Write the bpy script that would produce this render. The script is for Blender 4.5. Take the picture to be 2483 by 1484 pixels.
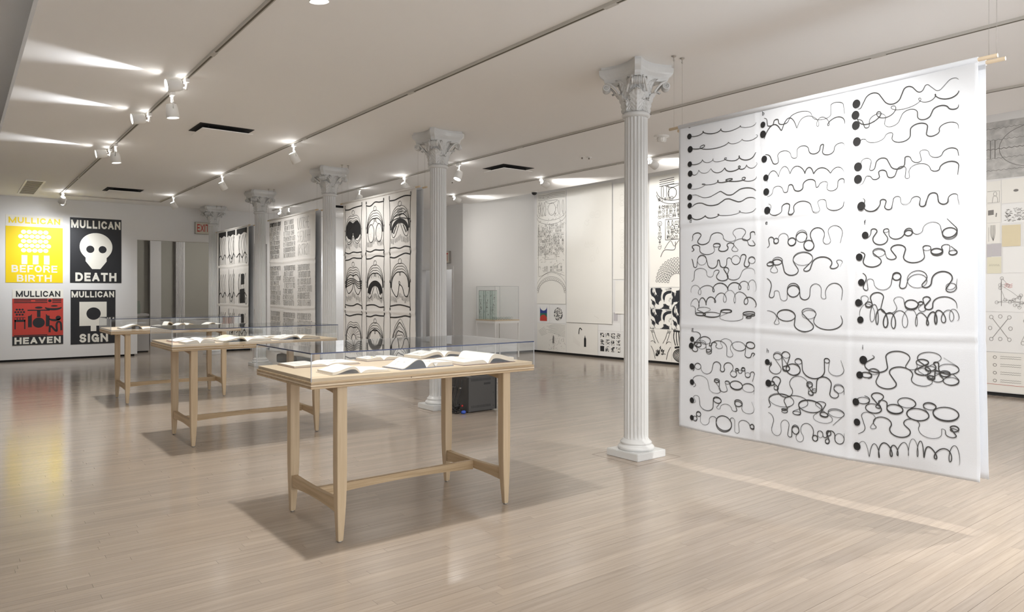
import bpy, bmesh, math, random
from mathutils import Vector, Matrix
PI = math.pi
S = bpy.context.scene
COL = S.collection
for o in list(bpy.data.objects):
    bpy.data.objects.remove(o)

# ------------------------------------------------------------------ camera, world, exposure
cam_d = bpy.data.cameras.new('camera')
cam_d.sensor_width = 36.0
cam_d.lens = 1728.0 / 2483.0 * 36.0
cam_d.shift_y = -34.0 / 2483.0
cam_d.clip_end = 100
cam = bpy.data.objects.new('camera', cam_d)
COL.objects.link(cam)
cam.location = (0, 0, 1.45)
cam.rotation_euler = (PI / 2, 0, -math.atan2(0.6162, 0.7877))
S.camera = cam
S.view_settings.view_transform = 'Standard'
S.view_settings.look = 'None'
S.view_settings.gamma = 1.0
S.view_settings.use_curve_mapping = False
S.view_settings.exposure = 0.42
W = bpy.data.worlds.new('world')
S.world = W
W.use_nodes = True
W.node_tree.nodes['Background'].inputs[0].default_value = (0.97, 0.98, 1.0, 1)
W.node_tree.nodes['Background'].inputs[1].default_value = 2.35
S.cycles.max_bounces = 9
S.cycles.diffuse_bounces = 5
S.cycles.use_adaptive_sampling = True
S.cycles.adaptive_threshold = 0.02
S.cycles.transparent_max_bounces = 24
S.cycles.sample_clamp_indirect = 6.0
S.cycles.caustics_reflective = False
S.cycles.caustics_refractive = False
WARM = (1.0, 0.97, 0.925)
COOL = (0.93, 0.96, 1.0)
P_SPOT = 105.0      # a track lamp's watts
CEIL = 3.44

# ------------------------------------------------------------------ materials
def nodes(m):
    m.use_nodes = True
    nt = m.node_tree
    return nt, nt.nodes, nt.links, nt.nodes['Principled BSDF']

def mat(name, col, rough=0.6, metal=0.0, bump=0.0, bscale=60.0, vary=0.0, vscale=8.0, spec=0.5):
    m = bpy.data.materials.new(name)
    nt, N, L, b = nodes(m)
    b.inputs['Base Color'].default_value = (*col, 1)
    b.inputs['Roughness'].default_value = rough
    b.inputs['Metallic'].default_value = metal
    b.inputs['Specular IOR Level'].default_value = spec
    tc = N.new('ShaderNodeTexCoord')
    if vary:
        n = N.new('ShaderNodeTexNoise')
        n.inputs['Scale'].default_value = vscale
        n.inputs['Detail'].default_value = 5
        L.new(tc.outputs['Object'], n.inputs['Vector'])
        mx = N.new('ShaderNodeMixRGB')
        mx.inputs[1].default_value = (*[c * (1 - vary) for c in col], 1)
        mx.inputs[2].default_value = (*[min(1, c * (1 + vary)) for c in col], 1)
        L.new(n.outputs['Fac'], mx.inputs[0])
        L.new(mx.outputs[0], b.inputs['Base Color'])
    if bump:
        n = N.new('ShaderNodeTexNoise')
        n.inputs['Scale'].default_value = bscale
        n.inputs['Detail'].default_value = 4
        L.new(tc.outputs['Object'], n.inputs['Vector'])
        bp = N.new('ShaderNodeBump')
        bp.inputs['Strength'].default_value = bump
        bp.inputs['Distance'].default_value = 0.01
        L.new(n.outputs['Fac'], bp.inputs['Height'])
        L.new(bp.outputs['Normal'], b.inputs['Normal'])
    return m

def wood(name, c1, c2, axis='X', rough=0.45, scale=1.0, attr=False, knots=False):
    """Grain stretched along an axis; 'attr' shifts each board's tone by its own value."""
    m = bpy.data.materials.new(name)
    nt, N, L, b = nodes(m)
    b.inputs['Roughness'].default_value = rough
    tc = N.new('ShaderNodeTexCoord')
    mp = N.new('ShaderNodeMapping')
    sc = {'X': (1.1, 26, 26), 'Y': (26, 1.1, 26), 'Z': (26, 26, 1.1)}[axis]
    mp.inputs['Scale'].default_value = [s * scale for s in sc]
    L.new(tc.outputs['Object'], mp.inputs['Vector'])
    n = N.new('ShaderNodeTexNoise')
    n.inputs['Scale'].default_value = 2.0
    n.inputs['Detail'].default_value = 6
    n.inputs['Roughness'].default_value = 0.6
    n.inputs['Distortion'].default_value = 0.4
    L.new(mp.outputs['Vector'], n.inputs['Vector'])
    r = N.new('ShaderNodeValToRGB')
    r.color_ramp.elements[0].position = 0.3
    r.color_ramp.elements[0].color = (*c1, 1)
    r.color_ramp.elements[1].position = 0.7
    r.color_ramp.elements[1].color = (*c2, 1)
    L.new(n.outputs['Fac'], r.inputs['Fac'])
    out = r.outputs['Color']
    if attr:
        a = N.new('ShaderNodeAttribute')
        a.attribute_name = 'tone'
        add = N.new('ShaderNodeVectorMath')
        add.operation = 'ADD'
        L.new(mp.outputs['Vector'], add.inputs[0])
        s10 = N.new('ShaderNodeMath')
        s10.operation = 'MULTIPLY'
        s10.inputs[1].default_value = 90.0
        L.new(a.outputs['Fac'], s10.inputs[0])
        L.new(s10.outputs[0], add.inputs[1])
        L.new(add.outputs[0], n.inputs['Vector'])
        r2 = N.new('ShaderNodeValToRGB')
        e = r2.color_ramp.elements
        e[0].position = 0.0
        e[0].color = (0.91, 0.905, 0.90, 1)
        e[1].position = 1.0
        e[1].color = (1.04, 1.03, 1.01, 1)
        L.new(a.outputs['Fac'], r2.inputs['Fac'])
        mx = N.new('ShaderNodeMixRGB')
        mx.blend_type = 'MULTIPLY'
        mx.inputs[0].default_value = 1.0
        L.new(out, mx.inputs[1])
        L.new(r2.outputs['Color'], mx.inputs[2])
        out = mx.outputs[0]
        # scuffed lacquer: uneven gloss
        nr = N.new('ShaderNodeTexNoise')
        nr.inputs['Scale'].default_value = 1.3
        nr.inputs['Detail'].default_value = 6
        L.new(tc.outputs['Object'], nr.inputs['Vector'])
        mr = N.new('ShaderNodeMapRange')
        mr.inputs['To Min'].default_value = rough - 0.05
        mr.inputs['To Max'].default_value = rough + 0.03
        L.new(nr.outputs['Fac'], mr.inputs['Value'])
        L.new(mr.outputs[0], b.inputs['Roughness'])
        # dark scratches and heel marks
        ns = N.new('ShaderNodeTexNoise')
        ns.inputs['Scale'].default_value = 9.0
        ns.inputs['Detail'].default_value = 3
        L.new(tc.outputs['Object'], ns.inputs['Vector'])
        rs = N.new('ShaderNodeValToRGB')
        rs.color_ramp.elements[0].position = 0.80
        rs.color_ramp.elements[0].color = (1, 1, 1, 1)
        rs.color_ramp.elements[1].position = 0.84
        rs.color_ramp.elements[1].color = (0.62, 0.58, 0.54, 1)
        L.new(ns.outputs['Fac'], rs.inputs['Fac'])
        m2 = N.new('ShaderNodeMixRGB')
        m2.blend_type = 'MULTIPLY'
        m2.inputs[0].default_value = 1.0
        L.new(out, m2.inputs[1])
        L.new(rs.outputs['Color'], m2.inputs[2])
        out = m2.outputs[0]
    L.new(out, b.inputs['Base Color'])
    bp = N.new('ShaderNodeBump')
    bp.inputs['Strength'].default_value = 0.05
    bp.inputs['Distance'].default_value = 0.005
    L.new(n.outputs['Fac'], bp.inputs['Height'])
    L.new(bp.outputs['Normal'], b.inputs['Normal'])
    return m

def emit(name, col, s):
    m = bpy.data.materials.new(name)
    nt, N, L, b = nodes(m)
    b.inputs['Base Color'].default_value = (*col, 1)
    b.inputs['Emission Color'].default_value = (*col, 1)
    b.inputs['Emission Strength'].default_value = s
    return m

def clear(name, tint=(0.985, 0.99, 0.99), gain=0.6, ior=1.5):
    """Thin clear sheet: lets light straight through, mirrors by Fresnel."""
    m = bpy.data.materials.new(name)
    m.use_nodes = True
    N, L = m.node_tree.nodes, m.node_tree.links
    N.remove(N['Principled BSDF'])
    t = N.new('ShaderNodeBsdfTransparent')
    t.inputs[0].default_value = (*tint, 1)
    g = N.new('ShaderNodeBsdfGlossy')
    g.inputs['Roughness'].default_value = 0.015
    f = N.new('ShaderNodeFresnel')
    f.inputs['IOR'].default_value = ior
    # same mirror from both sides of the sheet (no total reflection inside it)
    ge = N.new('ShaderNodeNewGeometry')
    io = N.new('ShaderNodeMapRange')
    io.inputs['To Min'].default_value = ior
    io.inputs['To Max'].default_value = 1.0 / ior
    L.new(ge.outputs['Backfacing'], io.inputs['Value'])
    L.new(io.outputs[0], f.inputs['IOR'])
    mu = N.new('ShaderNodeMath')
    mu.operation = 'MULTIPLY'
    mu.inputs[1].default_value = gain
    mu.use_clamp = True
    L.new(f.outputs[0], mu.inputs[0])
    mx = N.new('ShaderNodeMixShader')
    L.new(mu.outputs[0], mx.inputs[0])
    L.new(t.outputs[0], mx.inputs[1])
    L.new(g.outputs[0], mx.inputs[2])
    L.new(mx.outputs[0], N['Material Output'].inputs[0])
    return m

def blotch(name, scale, lo=0.47, hi=0.5, dark=(0.012, 0.014, 0.02), light=(0.8, 0.79, 0.75), dist=2.0):
    """Black and white printed image: hard-edged blotches, flat print."""
    m = bpy.data.materials.new(name)
    nt, N, L, b = nodes(m)
    b.inputs['Roughness'].default_value = 0.7
    tc = N.new('ShaderNodeTexCoord')
    n = N.new('ShaderNodeTexNoise')
    n.inputs['Scale'].default_value = scale
    n.inputs['Detail'].default_value = 5
    n.inputs['Distortion'].default_value = dist
    L.new(tc.outputs['Object'], n.inputs['Vector'])
    r = N.new('ShaderNodeValToRGB')
    r.color_ramp.elements[0].position = lo
    r.color_ramp.elements[0].color = (*dark, 1)
    r.color_ramp.elements[1].position = hi
    r.color_ramp.elements[1].color = (*light, 1)
    L.new(n.outputs['Fac'], r.inputs['Fac'])
    L.new(r.outputs['Color'], b.inputs['Base Color'])
    return m

M = {}
M['wall'] = mat('white_wall_paint', (0.74, 0.735, 0.725), 0.75, bump=0.04, bscale=90, vary=0.015, vscale=1.5)
M['ceil'] = mat('ceiling_paint', (0.885, 0.88, 0.87), 0.7, bump=0.03, bscale=40, vary=0.02, vscale=0.8)
M['column'] = mat('column_gloss_paint', (0.58, 0.585, 0.58), 0.28, bump=0.05, bscale=70)
M['black_gap'] = mat('shadow_gap_black', (0.02, 0.02, 0.02), 0.8)
M['subfloor'] = mat('subfloor_dark', (0.16, 0.12, 0.09), 0.9)
M['floor'] = wood('maple_strip_floor', (0.335, 0.280, 0.230), (0.415, 0.352, 0.293), 'X', 0.165, attr=True)
M['table'] = wood('birch_table_top', (0.56, 0.445, 0.305), (0.66, 0.545, 0.40), 'X', 0.5)
M['leg'] = wood('oak_table_leg', (0.46, 0.35, 0.22), (0.57, 0.45, 0.305), 'Z', 0.5)
M['railX'] = wood('oak_rail_long', (0.37, 0.26, 0.14), (0.55, 0.42, 0.27), 'X', 0.5)
M['railY'] = wood('oak_rail_cross', (0.39, 0.28, 0.155), (0.55, 0.42, 0.27), 'Y', 0.5)
M['acrylic'] = clear('clear_acrylic')
M['acrylic_lid'] = clear('clear_acrylic_lid', gain=1.0)
M['edge_blue'] = mat('acrylic_blue_edge', (0.02, 0.035, 0.11), 0.2)
M['edge_grey'] = mat('acrylic_grey_edge', (0.46, 0.47, 0.49), 0.2)
M['glass'] = clear('pale_green_glass', (0.86, 0.92, 0.90))
M['cloth'] = mat('cool_lit_cotton_cloth', (0.725, 0.755, 0.80), 0.85, bump=0.10, bscale=220)  # bluish tint stands in for the cool spotlight on the white cloth
M['cloth_warm'] = mat('warm_white_cotton_cloth', (0.72, 0.71, 0.69), 0.85, bump=0.10, bscale=220)  # same white cotton in a warmer tone
M['ink'] = mat('black_ink', (0.012, 0.012, 0.013), 0.75)
M['ink_soft'] = mat('worn_brush_ink', (0.05, 0.05, 0.05), 0.8)
M['pencil'] = mat('grey_pencil', (0.22, 0.21, 0.20), 0.85)
M['pencil_faint'] = mat('faint_pencil', (0.62, 0.605, 0.56), 0.85)
M['paper'] = mat('cream_paper', (0.80, 0.785, 0.74), 0.75, vary=0.02, vscale=2)
M['paper_white'] = mat('white_paper', (0.80, 0.80, 0.79), 0.75)
M['paper_tan'] = mat('tan_paper', (0.68, 0.60, 0.42), 0.75, vary=0.06, vscale=4)
M['paper_yellow'] = mat('yellowed_paper', (0.72, 0.69, 0.55), 0.75)
M['paper_grey'] = mat('grey_paper', (0.52, 0.50, 0.52), 0.75)
M['page'] = mat('book_page', (0.82, 0.805, 0.765), 0.7)
M['page_edge'] = wood('book_page_edge', (0.60, 0.53, 0.42), (0.72, 0.65, 0.54), 'X', 0.8, scale=9)
M['rod'] = wood('pine_rod', (0.60, 0.48, 0.33), (0.70, 0.58, 0.42), 'Y', 0.6)
M['wire'] = mat('hanging_wire', (0.45, 0.43, 0.40), 0.4, 0.6)
M['steel'] = mat('small_steel_hardware', (0.42, 0.40, 0.37), 0.35, 0.9)
M['track'] = mat('track_rail_paint', (0.52, 0.50, 0.46), 0.5)
M['track_slot'] = mat('track_slot_dark', (0.10, 0.085, 0.06), 0.6)
M['lamp_white'] = mat('lamp_white_enamel', (0.78, 0.77, 0.74), 0.4)
M['lens'] = emit('lamp_lens_lit', (1.0, 0.97, 0.93), 22.0)
M['lens_back'] = emit('lamp_rear_glow', (1.0, 0.97, 0.93), 9.0)
M['dark_metal'] = mat('dark_grey_metal', (0.062, 0.060, 0.058), 0.45, 0.2, bump=0.04, bscale=300)
M['black_plastic'] = mat('black_plastic', (0.012, 0.012, 0.013), 0.45)
M['blue_plastic'] = mat('blue_plastic', (0.03, 0.08, 0.42), 0.4)
M['red_plastic'] = mat('red_plastic', (0.5, 0.03, 0.03), 0.4)
M['bench'] = mat('charcoal_felt', (0.10, 0.10, 0.105), 0.9, bump=0.2, bscale=200)
M['white_metal'] = mat('white_powder_coat', (0.80, 0.795, 0.78), 0.4)
M['shade'] = mat('grey_roller_shade', (0.30, 0.292, 0.26), 0.8, bump=0.05, bscale=400)
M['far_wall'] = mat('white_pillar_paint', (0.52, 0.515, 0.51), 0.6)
M['door'] = mat('grey_door_paint', (0.52, 0.51, 0.50), 0.6)
M['exit_face'] = mat('exit_sign_face', (0.62, 0.585, 0.50), 0.5)
M['exit_red'] = mat('exit_sign_red', (0.50, 0.045, 0.03), 0.5)
M['grille'] = mat('grille_metal', (0.30, 0.28, 0.25), 0.5)
M['pyellow'] = mat('poster_yellow_ink', (0.87, 0.63, 0.0), 0.55)
M['pcream'] = mat('poster_cream', (0.80, 0.775, 0.69), 0.6)
M['pblack'] = mat('poster_black_ink', (0.009, 0.0095, 0.012), 0.5)
M['pred'] = mat('poster_red_ink', (0.50, 0.045, 0.03), 0.55)
M['pblue'] = mat('print_blue', (0.02, 0.04, 0.22), 0.6)
M['pgreen'] = mat('print_green', (0.02, 0.14, 0.09), 0.6)
M['woodcut'] = blotch('woodcut_print', 2.6)
M['woodcut_fine'] = blotch('small_woodcut_print', 14.0)
M['seal'] = blotch('seal_print', 26.0, 0.46, 0.52, (0.03, 0.03, 0.035), (0.7, 0.69, 0.66), 1.0)
M['rubbing'] = blotch('graphite_rubbing', 9.0, 0.25, 0.85, (0.36, 0.355, 0.345), (0.62, 0.61, 0.59), 0.5)

# ------------------------------------------------------------------ mesh helpers
class MB:
    def __init__(s):
        s.v, s.f, s.sm = [], [], []

    def add(s, vs, fs, smooth=False):
        n = len(s.v)
        s.v += [tuple(p) for p in vs]
        s.f += [tuple(i + n for i in f) for f in fs]
        s.sm += [smooth] * len(fs)
        return s

    def box(s, x0, x1, y0, y1, z0, z1):
        return s.add([(x0, y0, z0), (x1, y0, z0), (x1, y1, z0), (x0, y1, z0), (x0, y0, z1), (x1, y0, z1), (x1, y1, z1), (x0, y1, z1)],
                     [(0, 3, 2, 1), (4, 5, 6, 7), (0, 1, 5, 4), (1, 2, 6, 5), (2, 3, 7, 6), (3, 0, 4, 7)])

    def loops(s, rings, cap0=True, cap1=True, smooth=False, closed=True):
        n = len(rings[0])
        vs = [p for r in rings for p in r]
        fs = []
        for k in range(len(rings) - 1):
            for i in range(n if closed else n - 1):
                j = (i + 1) % n
                fs.append((k * n + i, k * n + j, (k + 1) * n + j, (k + 1) * n + i))
        s.add(vs, fs, smooth)
        b = len(s.v) - len(vs)
        if cap0:
            s.f.append(tuple(b + i for i in reversed(range(n)))); s.sm.append(False)
        if cap1:
            s.f.append(tuple(b + (len(rings) - 1) * n + i for i in range(n))); s.sm.append(False)
        return s

    def lathe(s, prof, seg=24, mtx=None, cap0=True, cap1=True, smooth=True):
        rings = []
        for r, z in prof:
            rings.append([(r * math.cos(2 * PI * i / seg), r * math.sin(2 * PI * i / seg), z) for i in range(seg)])
        if mtx is not None:
            rings = [[mtx @ Vector(p) for p in r] for r in rings]
        return s.loops(rings, cap0, cap1, smooth)

    def tube(s, pts, rad, seg=8, caps=True):
        pts = [Vector(p) for p in pts]
        rings = []
        up = Vector((0.13, 0.27, 0.95)).normalized()
        for i, p in enumerate(pts):
            t = (pts[min(i + 1, len(pts) - 1)] - pts[max(i - 1, 0)]).normalized()
            a = t.cross(up)
            if a.length < 1e-3:
                a = t.cross(Vector((1, 0, 0)))
            a.normalize()
            b = t.cross(a)
            r = rad[i] if isinstance(rad, (list, tuple)) else rad
            rings.append([p + a * r * math.cos(2 * PI * k / seg) + b * r * math.sin(2 * PI * k / seg) for k in range(seg)])
        return s.loops(rings, caps, caps, True)

    def ribbon(s, pts, w, fn):
        """A flat brush stroke: a strip of width w along 2-D points, laid on a surface by fn(a, b)."""
        n = len(pts)
        vs, fs = [], []
        for i, (a, b) in enumerate(pts):
            p0, p1 = pts[max(i - 1, 0)], pts[min(i + 1, n - 1)]
            dx, dy = p1[0] - p0[0], p1[1] - p0[1]
            l = math.hypot(dx, dy) or 1e-6
            nx, ny = -dy / l, dx / l
            ww = (w[i] if isinstance(w, list) else w) / 2
            vs += [fn(a + nx * ww, b + ny * ww), fn(a - nx * ww, b - ny * ww)]
            if i:
                k = 2 * i
                fs.append((k - 2, k - 1, k + 1, k))
        return s.add(vs, fs)

    def poly(s, pts, fn):
        return s.add([fn(a, b) for a, b in pts], [tuple(range(len(pts)))])

    def mesh(s, name):
        me = bpy.data.meshes.new(name)
        me.from_pydata(s.v, [], s.f)
        if any(s.sm):
            me.polygons.foreach_set('use_smooth', s.sm)
        me.update()
        return me

def link(name, me, m, parent=None, loc=None, rot=None):
    o = bpy.data.objects.new(name, me)
    COL.objects.link(o)
    if m is not None and not me.materials:
        me.materials.append(m)
    if parent is not None:
        o.parent = parent
    if loc is not None:
        o.location = loc
    if rot is not None:
        o.rotation_euler = rot
    return o

def obj(name, mb, m, parent=None, loc=None, rot=None, bevel=0.0, normals=True):
    me = mb.mesh(name)
    if normals or bevel:
        bm = bmesh.new()
        bm.from_mesh(me)
        if bevel:
            es = [e for e in bm.edges if len(e.link_faces) == 2 and e.calc_face_angle(0) > 0.5]
            bmesh.ops.bevel(bm, geom=es, offset=bevel, segments=2, affect='EDGES', clamp_overlap=True)
        bmesh.ops.recalc_face_normals(bm, faces=bm.faces)
        bm.to_mesh(me)
        bm.free()
    return link(name, me, m, parent, loc, rot)

def tag(o, label=None, cat=None, group=None, kind=None):
    for k, v in (('label', label), ('category', cat), ('group', group), ('kind', kind)):
        if v:
            o[k] = v
    return o

def thing(name, label, cat, loc=(0, 0, 0), rz=0.0, group=None):
    o = bpy.data.objects.new(name, None)
    o.empty_display_size = 0.1
    COL.objects.link(o)
    o.location = loc
    o.rotation_euler = (0, 0, rz)
    return tag(o, label, cat, group)

def struct(name, mb, m, parent=None, bevel=0.0):
    o = obj(name, mb, m, parent, bevel=bevel)
    if parent is None:
        o['kind'] = 'structure'
    return o

def kids(o):
    return [c for c in COL.objects if c.parent == o]

def copy_tree(o, parent=None):
    c = o.copy()
    COL.objects.link(c)
    if parent is not None:
        c.parent = parent
    for ch in kids(o):
        copy_tree(ch, c)
    return c

def arc(cx, cy, rx, ry, a0, a1, n=16):
    return [(cx + rx * math.cos(a0 + (a1 - a0) * i / n), cy + ry * math.sin(a0 + (a1 - a0) * i / n)) for i in range(n + 1)]

def circ(cx, cy, rx, ry=None, n=20):
    return arc(cx, cy, rx, rx if ry is None else ry, 0, 2 * PI, n)[:-1]

def smooth_line(pts, k=6):
    """Catmull-Rom through 2-D points."""
    out = []
    P = [pts[0]] + list(pts) + [pts[-1]]
    for i in range(1, len(P) - 2):
        p0, p1, p2, p3 = P[i - 1], P[i], P[i + 1], P[i + 2]
        for j in range(k):
            t = j / k
            out.append(tuple(0.5 * (2 * p1[d] + (p2[d] - p0[d]) * t + (2 * p0[d] - 5 * p1[d] + 4 * p2[d] - p3[d]) * t * t + (3 * p1[d] - p0[d] - 3 * p2[d] + p3[d]) * t ** 3) for d in (0, 1)))
    out.append(tuple(pts[-1]))
    return out

def text_mesh(txt, bold=0.0):
    cu = bpy.data.curves.new('lettering', 'FONT')
    cu.body = txt
    cu.size = 1.0
    cu.offset = bold
    cu.resolution_u = 4
    o = bpy.data.objects.new('lettering', cu)
    COL.objects.link(o)
    dg = bpy.context.evaluated_depsgraph_get()
    dg.update()
    me = bpy.data.meshes.new_from_object(o.evaluated_get(dg))
    bpy.data.objects.remove(o)
    return me

def letter_strokes(ch):
    """Centre lines of upright block capitals in a unit box (stroke ends at the box edge)."""
    A = lambda cx, cy, rx, ry, a0, a1: arc(cx, cy, rx, ry, a0 * PI, a1 * PI, 18)
    return {
        'M': [[(0, 0), (0, 1)], [(0, 1), (0.5, 0.02)], [(0.5, 0.02), (1, 1)], [(1, 1), (1, 0)]],
        'U': [[(0, 1)] + A(0.5, 0.42, 0.5, 0.42, 1, 2) + [(1, 1)]],
        'L': [[(0, 1), (0, 0)], [(0, 0), (1, 0)]],
        'I': [[(0.5, 0), (0.5, 1)]],
        'C': [A(0.55, 0.5, 0.55, 0.5, 0.22, 1.78)],
        'A': [[(0, 0), (0.5, 1)], [(0.5, 1), (1, 0)], [(0.2, 0.3), (0.8, 0.3)]],
        'N': [[(0, 0), (0, 1)], [(0, 1), (1, 0)], [(1, 0), (1, 1)]],
        'B': [[(0, 0), (0, 1)], [(0, 1), (0.55, 1)] + A(0.55, 0.76, 0.35, 0.24, 0.5, -0.5) + [(0, 0.52)], [(0.55, 0.52)] + A(0.6, 0.26, 0.4, 0.26, 0.5, -0.5) + [(0, 0)]],
        'E': [[(0, 0), (0, 1)], [(0, 1), (1, 1)], [(0, 0.52), (0.9, 0.52)], [(0, 0), (1, 0)]],
        'F': [[(0, 0), (0, 1)], [(0, 1), (1, 1)], [(0, 0.52), (0.85, 0.52)]],
        'O': [A(0.5, 0.5, 0.5, 0.5, 0, 2)],
        'R': [[(0, 0), (0, 1)], [(0, 1), (0.55, 1)] + A(0.58, 0.74, 0.40, 0.26, 0.5, -0.5) + [(0, 0.48)], [(0.55, 0.48), (1, 0)]],
        'T': [[(0, 1), (1, 1)], [(0.5, 1), (0.5, 0)]],
        'H': [[(0, 0), (0, 1)], [(1, 0), (1, 1)], [(0, 0.52), (1, 0.52)]],
        'D': [[(0, 0), (0, 1)], [(0, 1), (0.45, 1)] + A(0.45, 0.5, 0.55, 0.5, 0.5, -0.5) + [(0, 0)]],
        'V': [[(0, 1), (0.5, 0)], [(0.5, 0), (1, 1)]],
        'S': [A(0.5, 0.75, 0.46, 0.25, 0.12, 1.5)[:-1] + A(0.5, 0.25, 0.48, 0.25, 0.5, -0.88)],
        'G': [A(0.5, 0.5, 0.5, 0.5, 0.22, 1.92), [(1, 0.42), (0.58, 0.42)], [(1, 0.42), (1, 0)]],
        'X': [[(0, 0), (1, 1)], [(0, 1), (1, 0)]],
    }[ch]
LW = {'M': 1.12, 'I': 0.0, 'L': 0.62, 'E': 0.66, 'F': 0.62, 'T': 0.78, 'S': 0.72, 'B': 0.74, 'R': 0.78}
def lettering(txt, x0, x1, z0, z1, y, m, parent, name='lettering', bold=0.20):
    """A word of block capitals fitted into a rectangle in the local x-z plane at depth y."""
    h = z1 - z0
    st = h * bold
    ws = [LW.get(c, 0.84) * (h - st) * 0.95 + st for c in txt]
    gap = 0.16 * h
    tot = sum(ws) + gap * (len(txt) - 1)
    kx = (x1 - x0) / tot
    mb = MB()
    x = 0.0
    for c, w_ in zip(txt, ws):
        for k_, p in enumerate(letter_strokes(c)):
            f = lambda a, b, k_=k_: (x0 + a * kx, y - 0.0003 * k_, z0 + b)
            pts = [(x + st / 2 + u * (w_ - st), st / 2 + v * (h - st)) for u, v in p]
            a, b = pts[0], pts[1]
            closed = math.hypot(pts[0][0] - pts[-1][0], pts[0][1] - pts[-1][1]) < 1e-4
            if not closed:      # square ends: run on by half a stroke, kept inside the line height
                for e, nx_ in ((0, 1), (-1, -2)):
                    dx, dy = pts[e][0] - pts[nx_][0], pts[e][1] - pts[nx_][1]
                    l = math.hypot(dx, dy) or 1
                    if True:
                        pts[e] = (pts[e][0] + dx / l * st / 2, pts[e][1] + dy / l * st / 2)
            mb.ribbon(pts, st, f)
        x += w_ + gap
    for i_, v in enumerate(mb.v):
        mb.v[i_] = (v[0], v[1], min(max(v[2], z0), z1))
    return obj(name, mb, m, parent, normals=False)

# ------------------------------------------------------------------ setting: floor
fl = struct('floor', MB().box(-1.7, 11.8, -4.2, 22.6, -0.20, -0.02), M['subfloor'])
rng = random.Random(4)
BW = 0.0572
boards = []
row = 0
y = 0.3
while y < 22.4:
    x = -1.5 - rng.random() * 1.5
    wide = rng.choice((0.0002, 0.0003, 0.0004, 0.0004, 0.0006, 0.0009))
    while x < 11.7:
        l = rng.uniform(0.7, 2.3)
        a, b = max(x, -1.65), min(x + l, 11.75)
        if b - a > 0.05:
            boards.append((a, b, y, y + BW, rng.random(), wide))
        x += l
    y += BW
def cam_uv(px, py):
    d = px * 0.6162 + py * 0.7877
    if d < 1.2:
        return None
    return 1241.5 + 1728 * (px * 0.7876 - py * 0.6161) / d, 708 + 1728 * 1.45 / d
def board_mesh(mb, bd):
    a, b, y0, y1, t, wd = bd
    g = 0.0005
    x0, x1, yy0, yy1 = a + g, b - g, y0 + 0.0002, y1 - wd * 1.5
    lo = [(x0, yy0, -0.02), (x1, yy0, -0.02), (x1, yy1, -0.02), (x0, yy1, -0.02)]
    hi = [(p[0], p[1], 0.0) for p in lo]
    mb.loops([lo, hi], cap0=False)
near = []
for i, bd in enumerate(boards):
    best = None
    for k in range(9):
        px = bd[0] + (bd[1] - bd[0]) * k / 8
        q = cam_uv(px, bd[2])
        if q and -10 < q[0] < 2493 and q[1] < 1500:
            best = q[1] if best is None else max(best, q[1])
    if best is not None:
        near.append((best, i))
near.sort(reverse=True)
single = {i for _, i in near[:300]}
rest = MB()
tones = []
for i, bd in enumerate(boards):
    if i in single:
        mb = MB()
        board_mesh(mb, bd)
        me = mb.mesh('floor_board')
        at = me.attributes.new('tone', 'FLOAT', 'FACE')
        at.data.foreach_set('value', [bd[4]] * len(me.polygons))
        link('floor_board', me, M['floor'], fl)
    else:
        n0 = len(rest.f)
        board_mesh(rest, bd)
        tones += [bd[4]] * (len(rest.f) - n0)
me = rest.mesh('floor_boards')
at = me.attributes.new('tone', 'FLOAT', 'FACE')
at.data.foreach_set('value', tones)
tag(link('floor_boards', me, M['floor'], fl), kind='stuff')

# ------------------------------------------------------------------ setting: ceilings and walls
YB = 18.0           # wall with the posters
struct('ceiling', MB().box(0.45, 9.17, -4.2, YB + 0.2, CEIL, CEIL + 0.12), M['ceil'])
struct('ceiling_upper', MB().box(-1.9, 11.9, -4.2, YB + 0.2, 3.95, 4.1), M['ceil'])
struct('wall_left', MB().box(-1.7, -1.5, -4.2, YB + 0.2, 0.0, 3.95), M['wall'])
back = MB()
struct('wall_back', MB().box(-1.7, 3.27, YB, YB + 0.2, 0.045, 3.95), M['wall'])
struct('wall_back_middle', MB().box(5.02, 5.86, YB, YB + 0.2, 0.045, 3.95), M['wall'])
struct('wall_back_end', MB().box(6.22, 9.0, YB, YB + 0.2, 0.045, 3.95), M['wall'])
struct('wall_back_lintel', MB().box(3.27, 5.02, YB, YB + 0.2, 2.64, 3.95), M['wall'])
struct('wall_back_header', MB().box(5.86, 6.22, YB, YB + 0.2, 2.66, 3.95), M['wall'])
struct('baseboard_back', MB().box(-1.6, 3.22, YB + 0.05, YB + 0.18, 0.0, 0.045), M['black_gap'])
struct('baseboard_back_end', MB().box(6.3, 9.0, YB + 0.05, YB + 0.18, 0.0, 0.045), M['black_gap'])
struct('baseboard_back_middle', MB().box(5.06, 5.82, YB + 0.05, YB + 0.18, 0.0, 0.045), M['black_gap'])
d2 = struct('door_2', MB().box(5.86, 6.22, YB + 0.08, YB + 0.12, 0.0, 2.66), M['door'])
obj('door_handle', MB().lathe([(0.012, 0), (0.012, 0.05), (0.028, 0.05), (0.028, 0.08)], 12, Matrix.Translation((5.93, YB + 0.08, 1.0)) @ Matrix.Rotation(PI / 2, 4, 'X')), M['steel'], d2)
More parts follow.
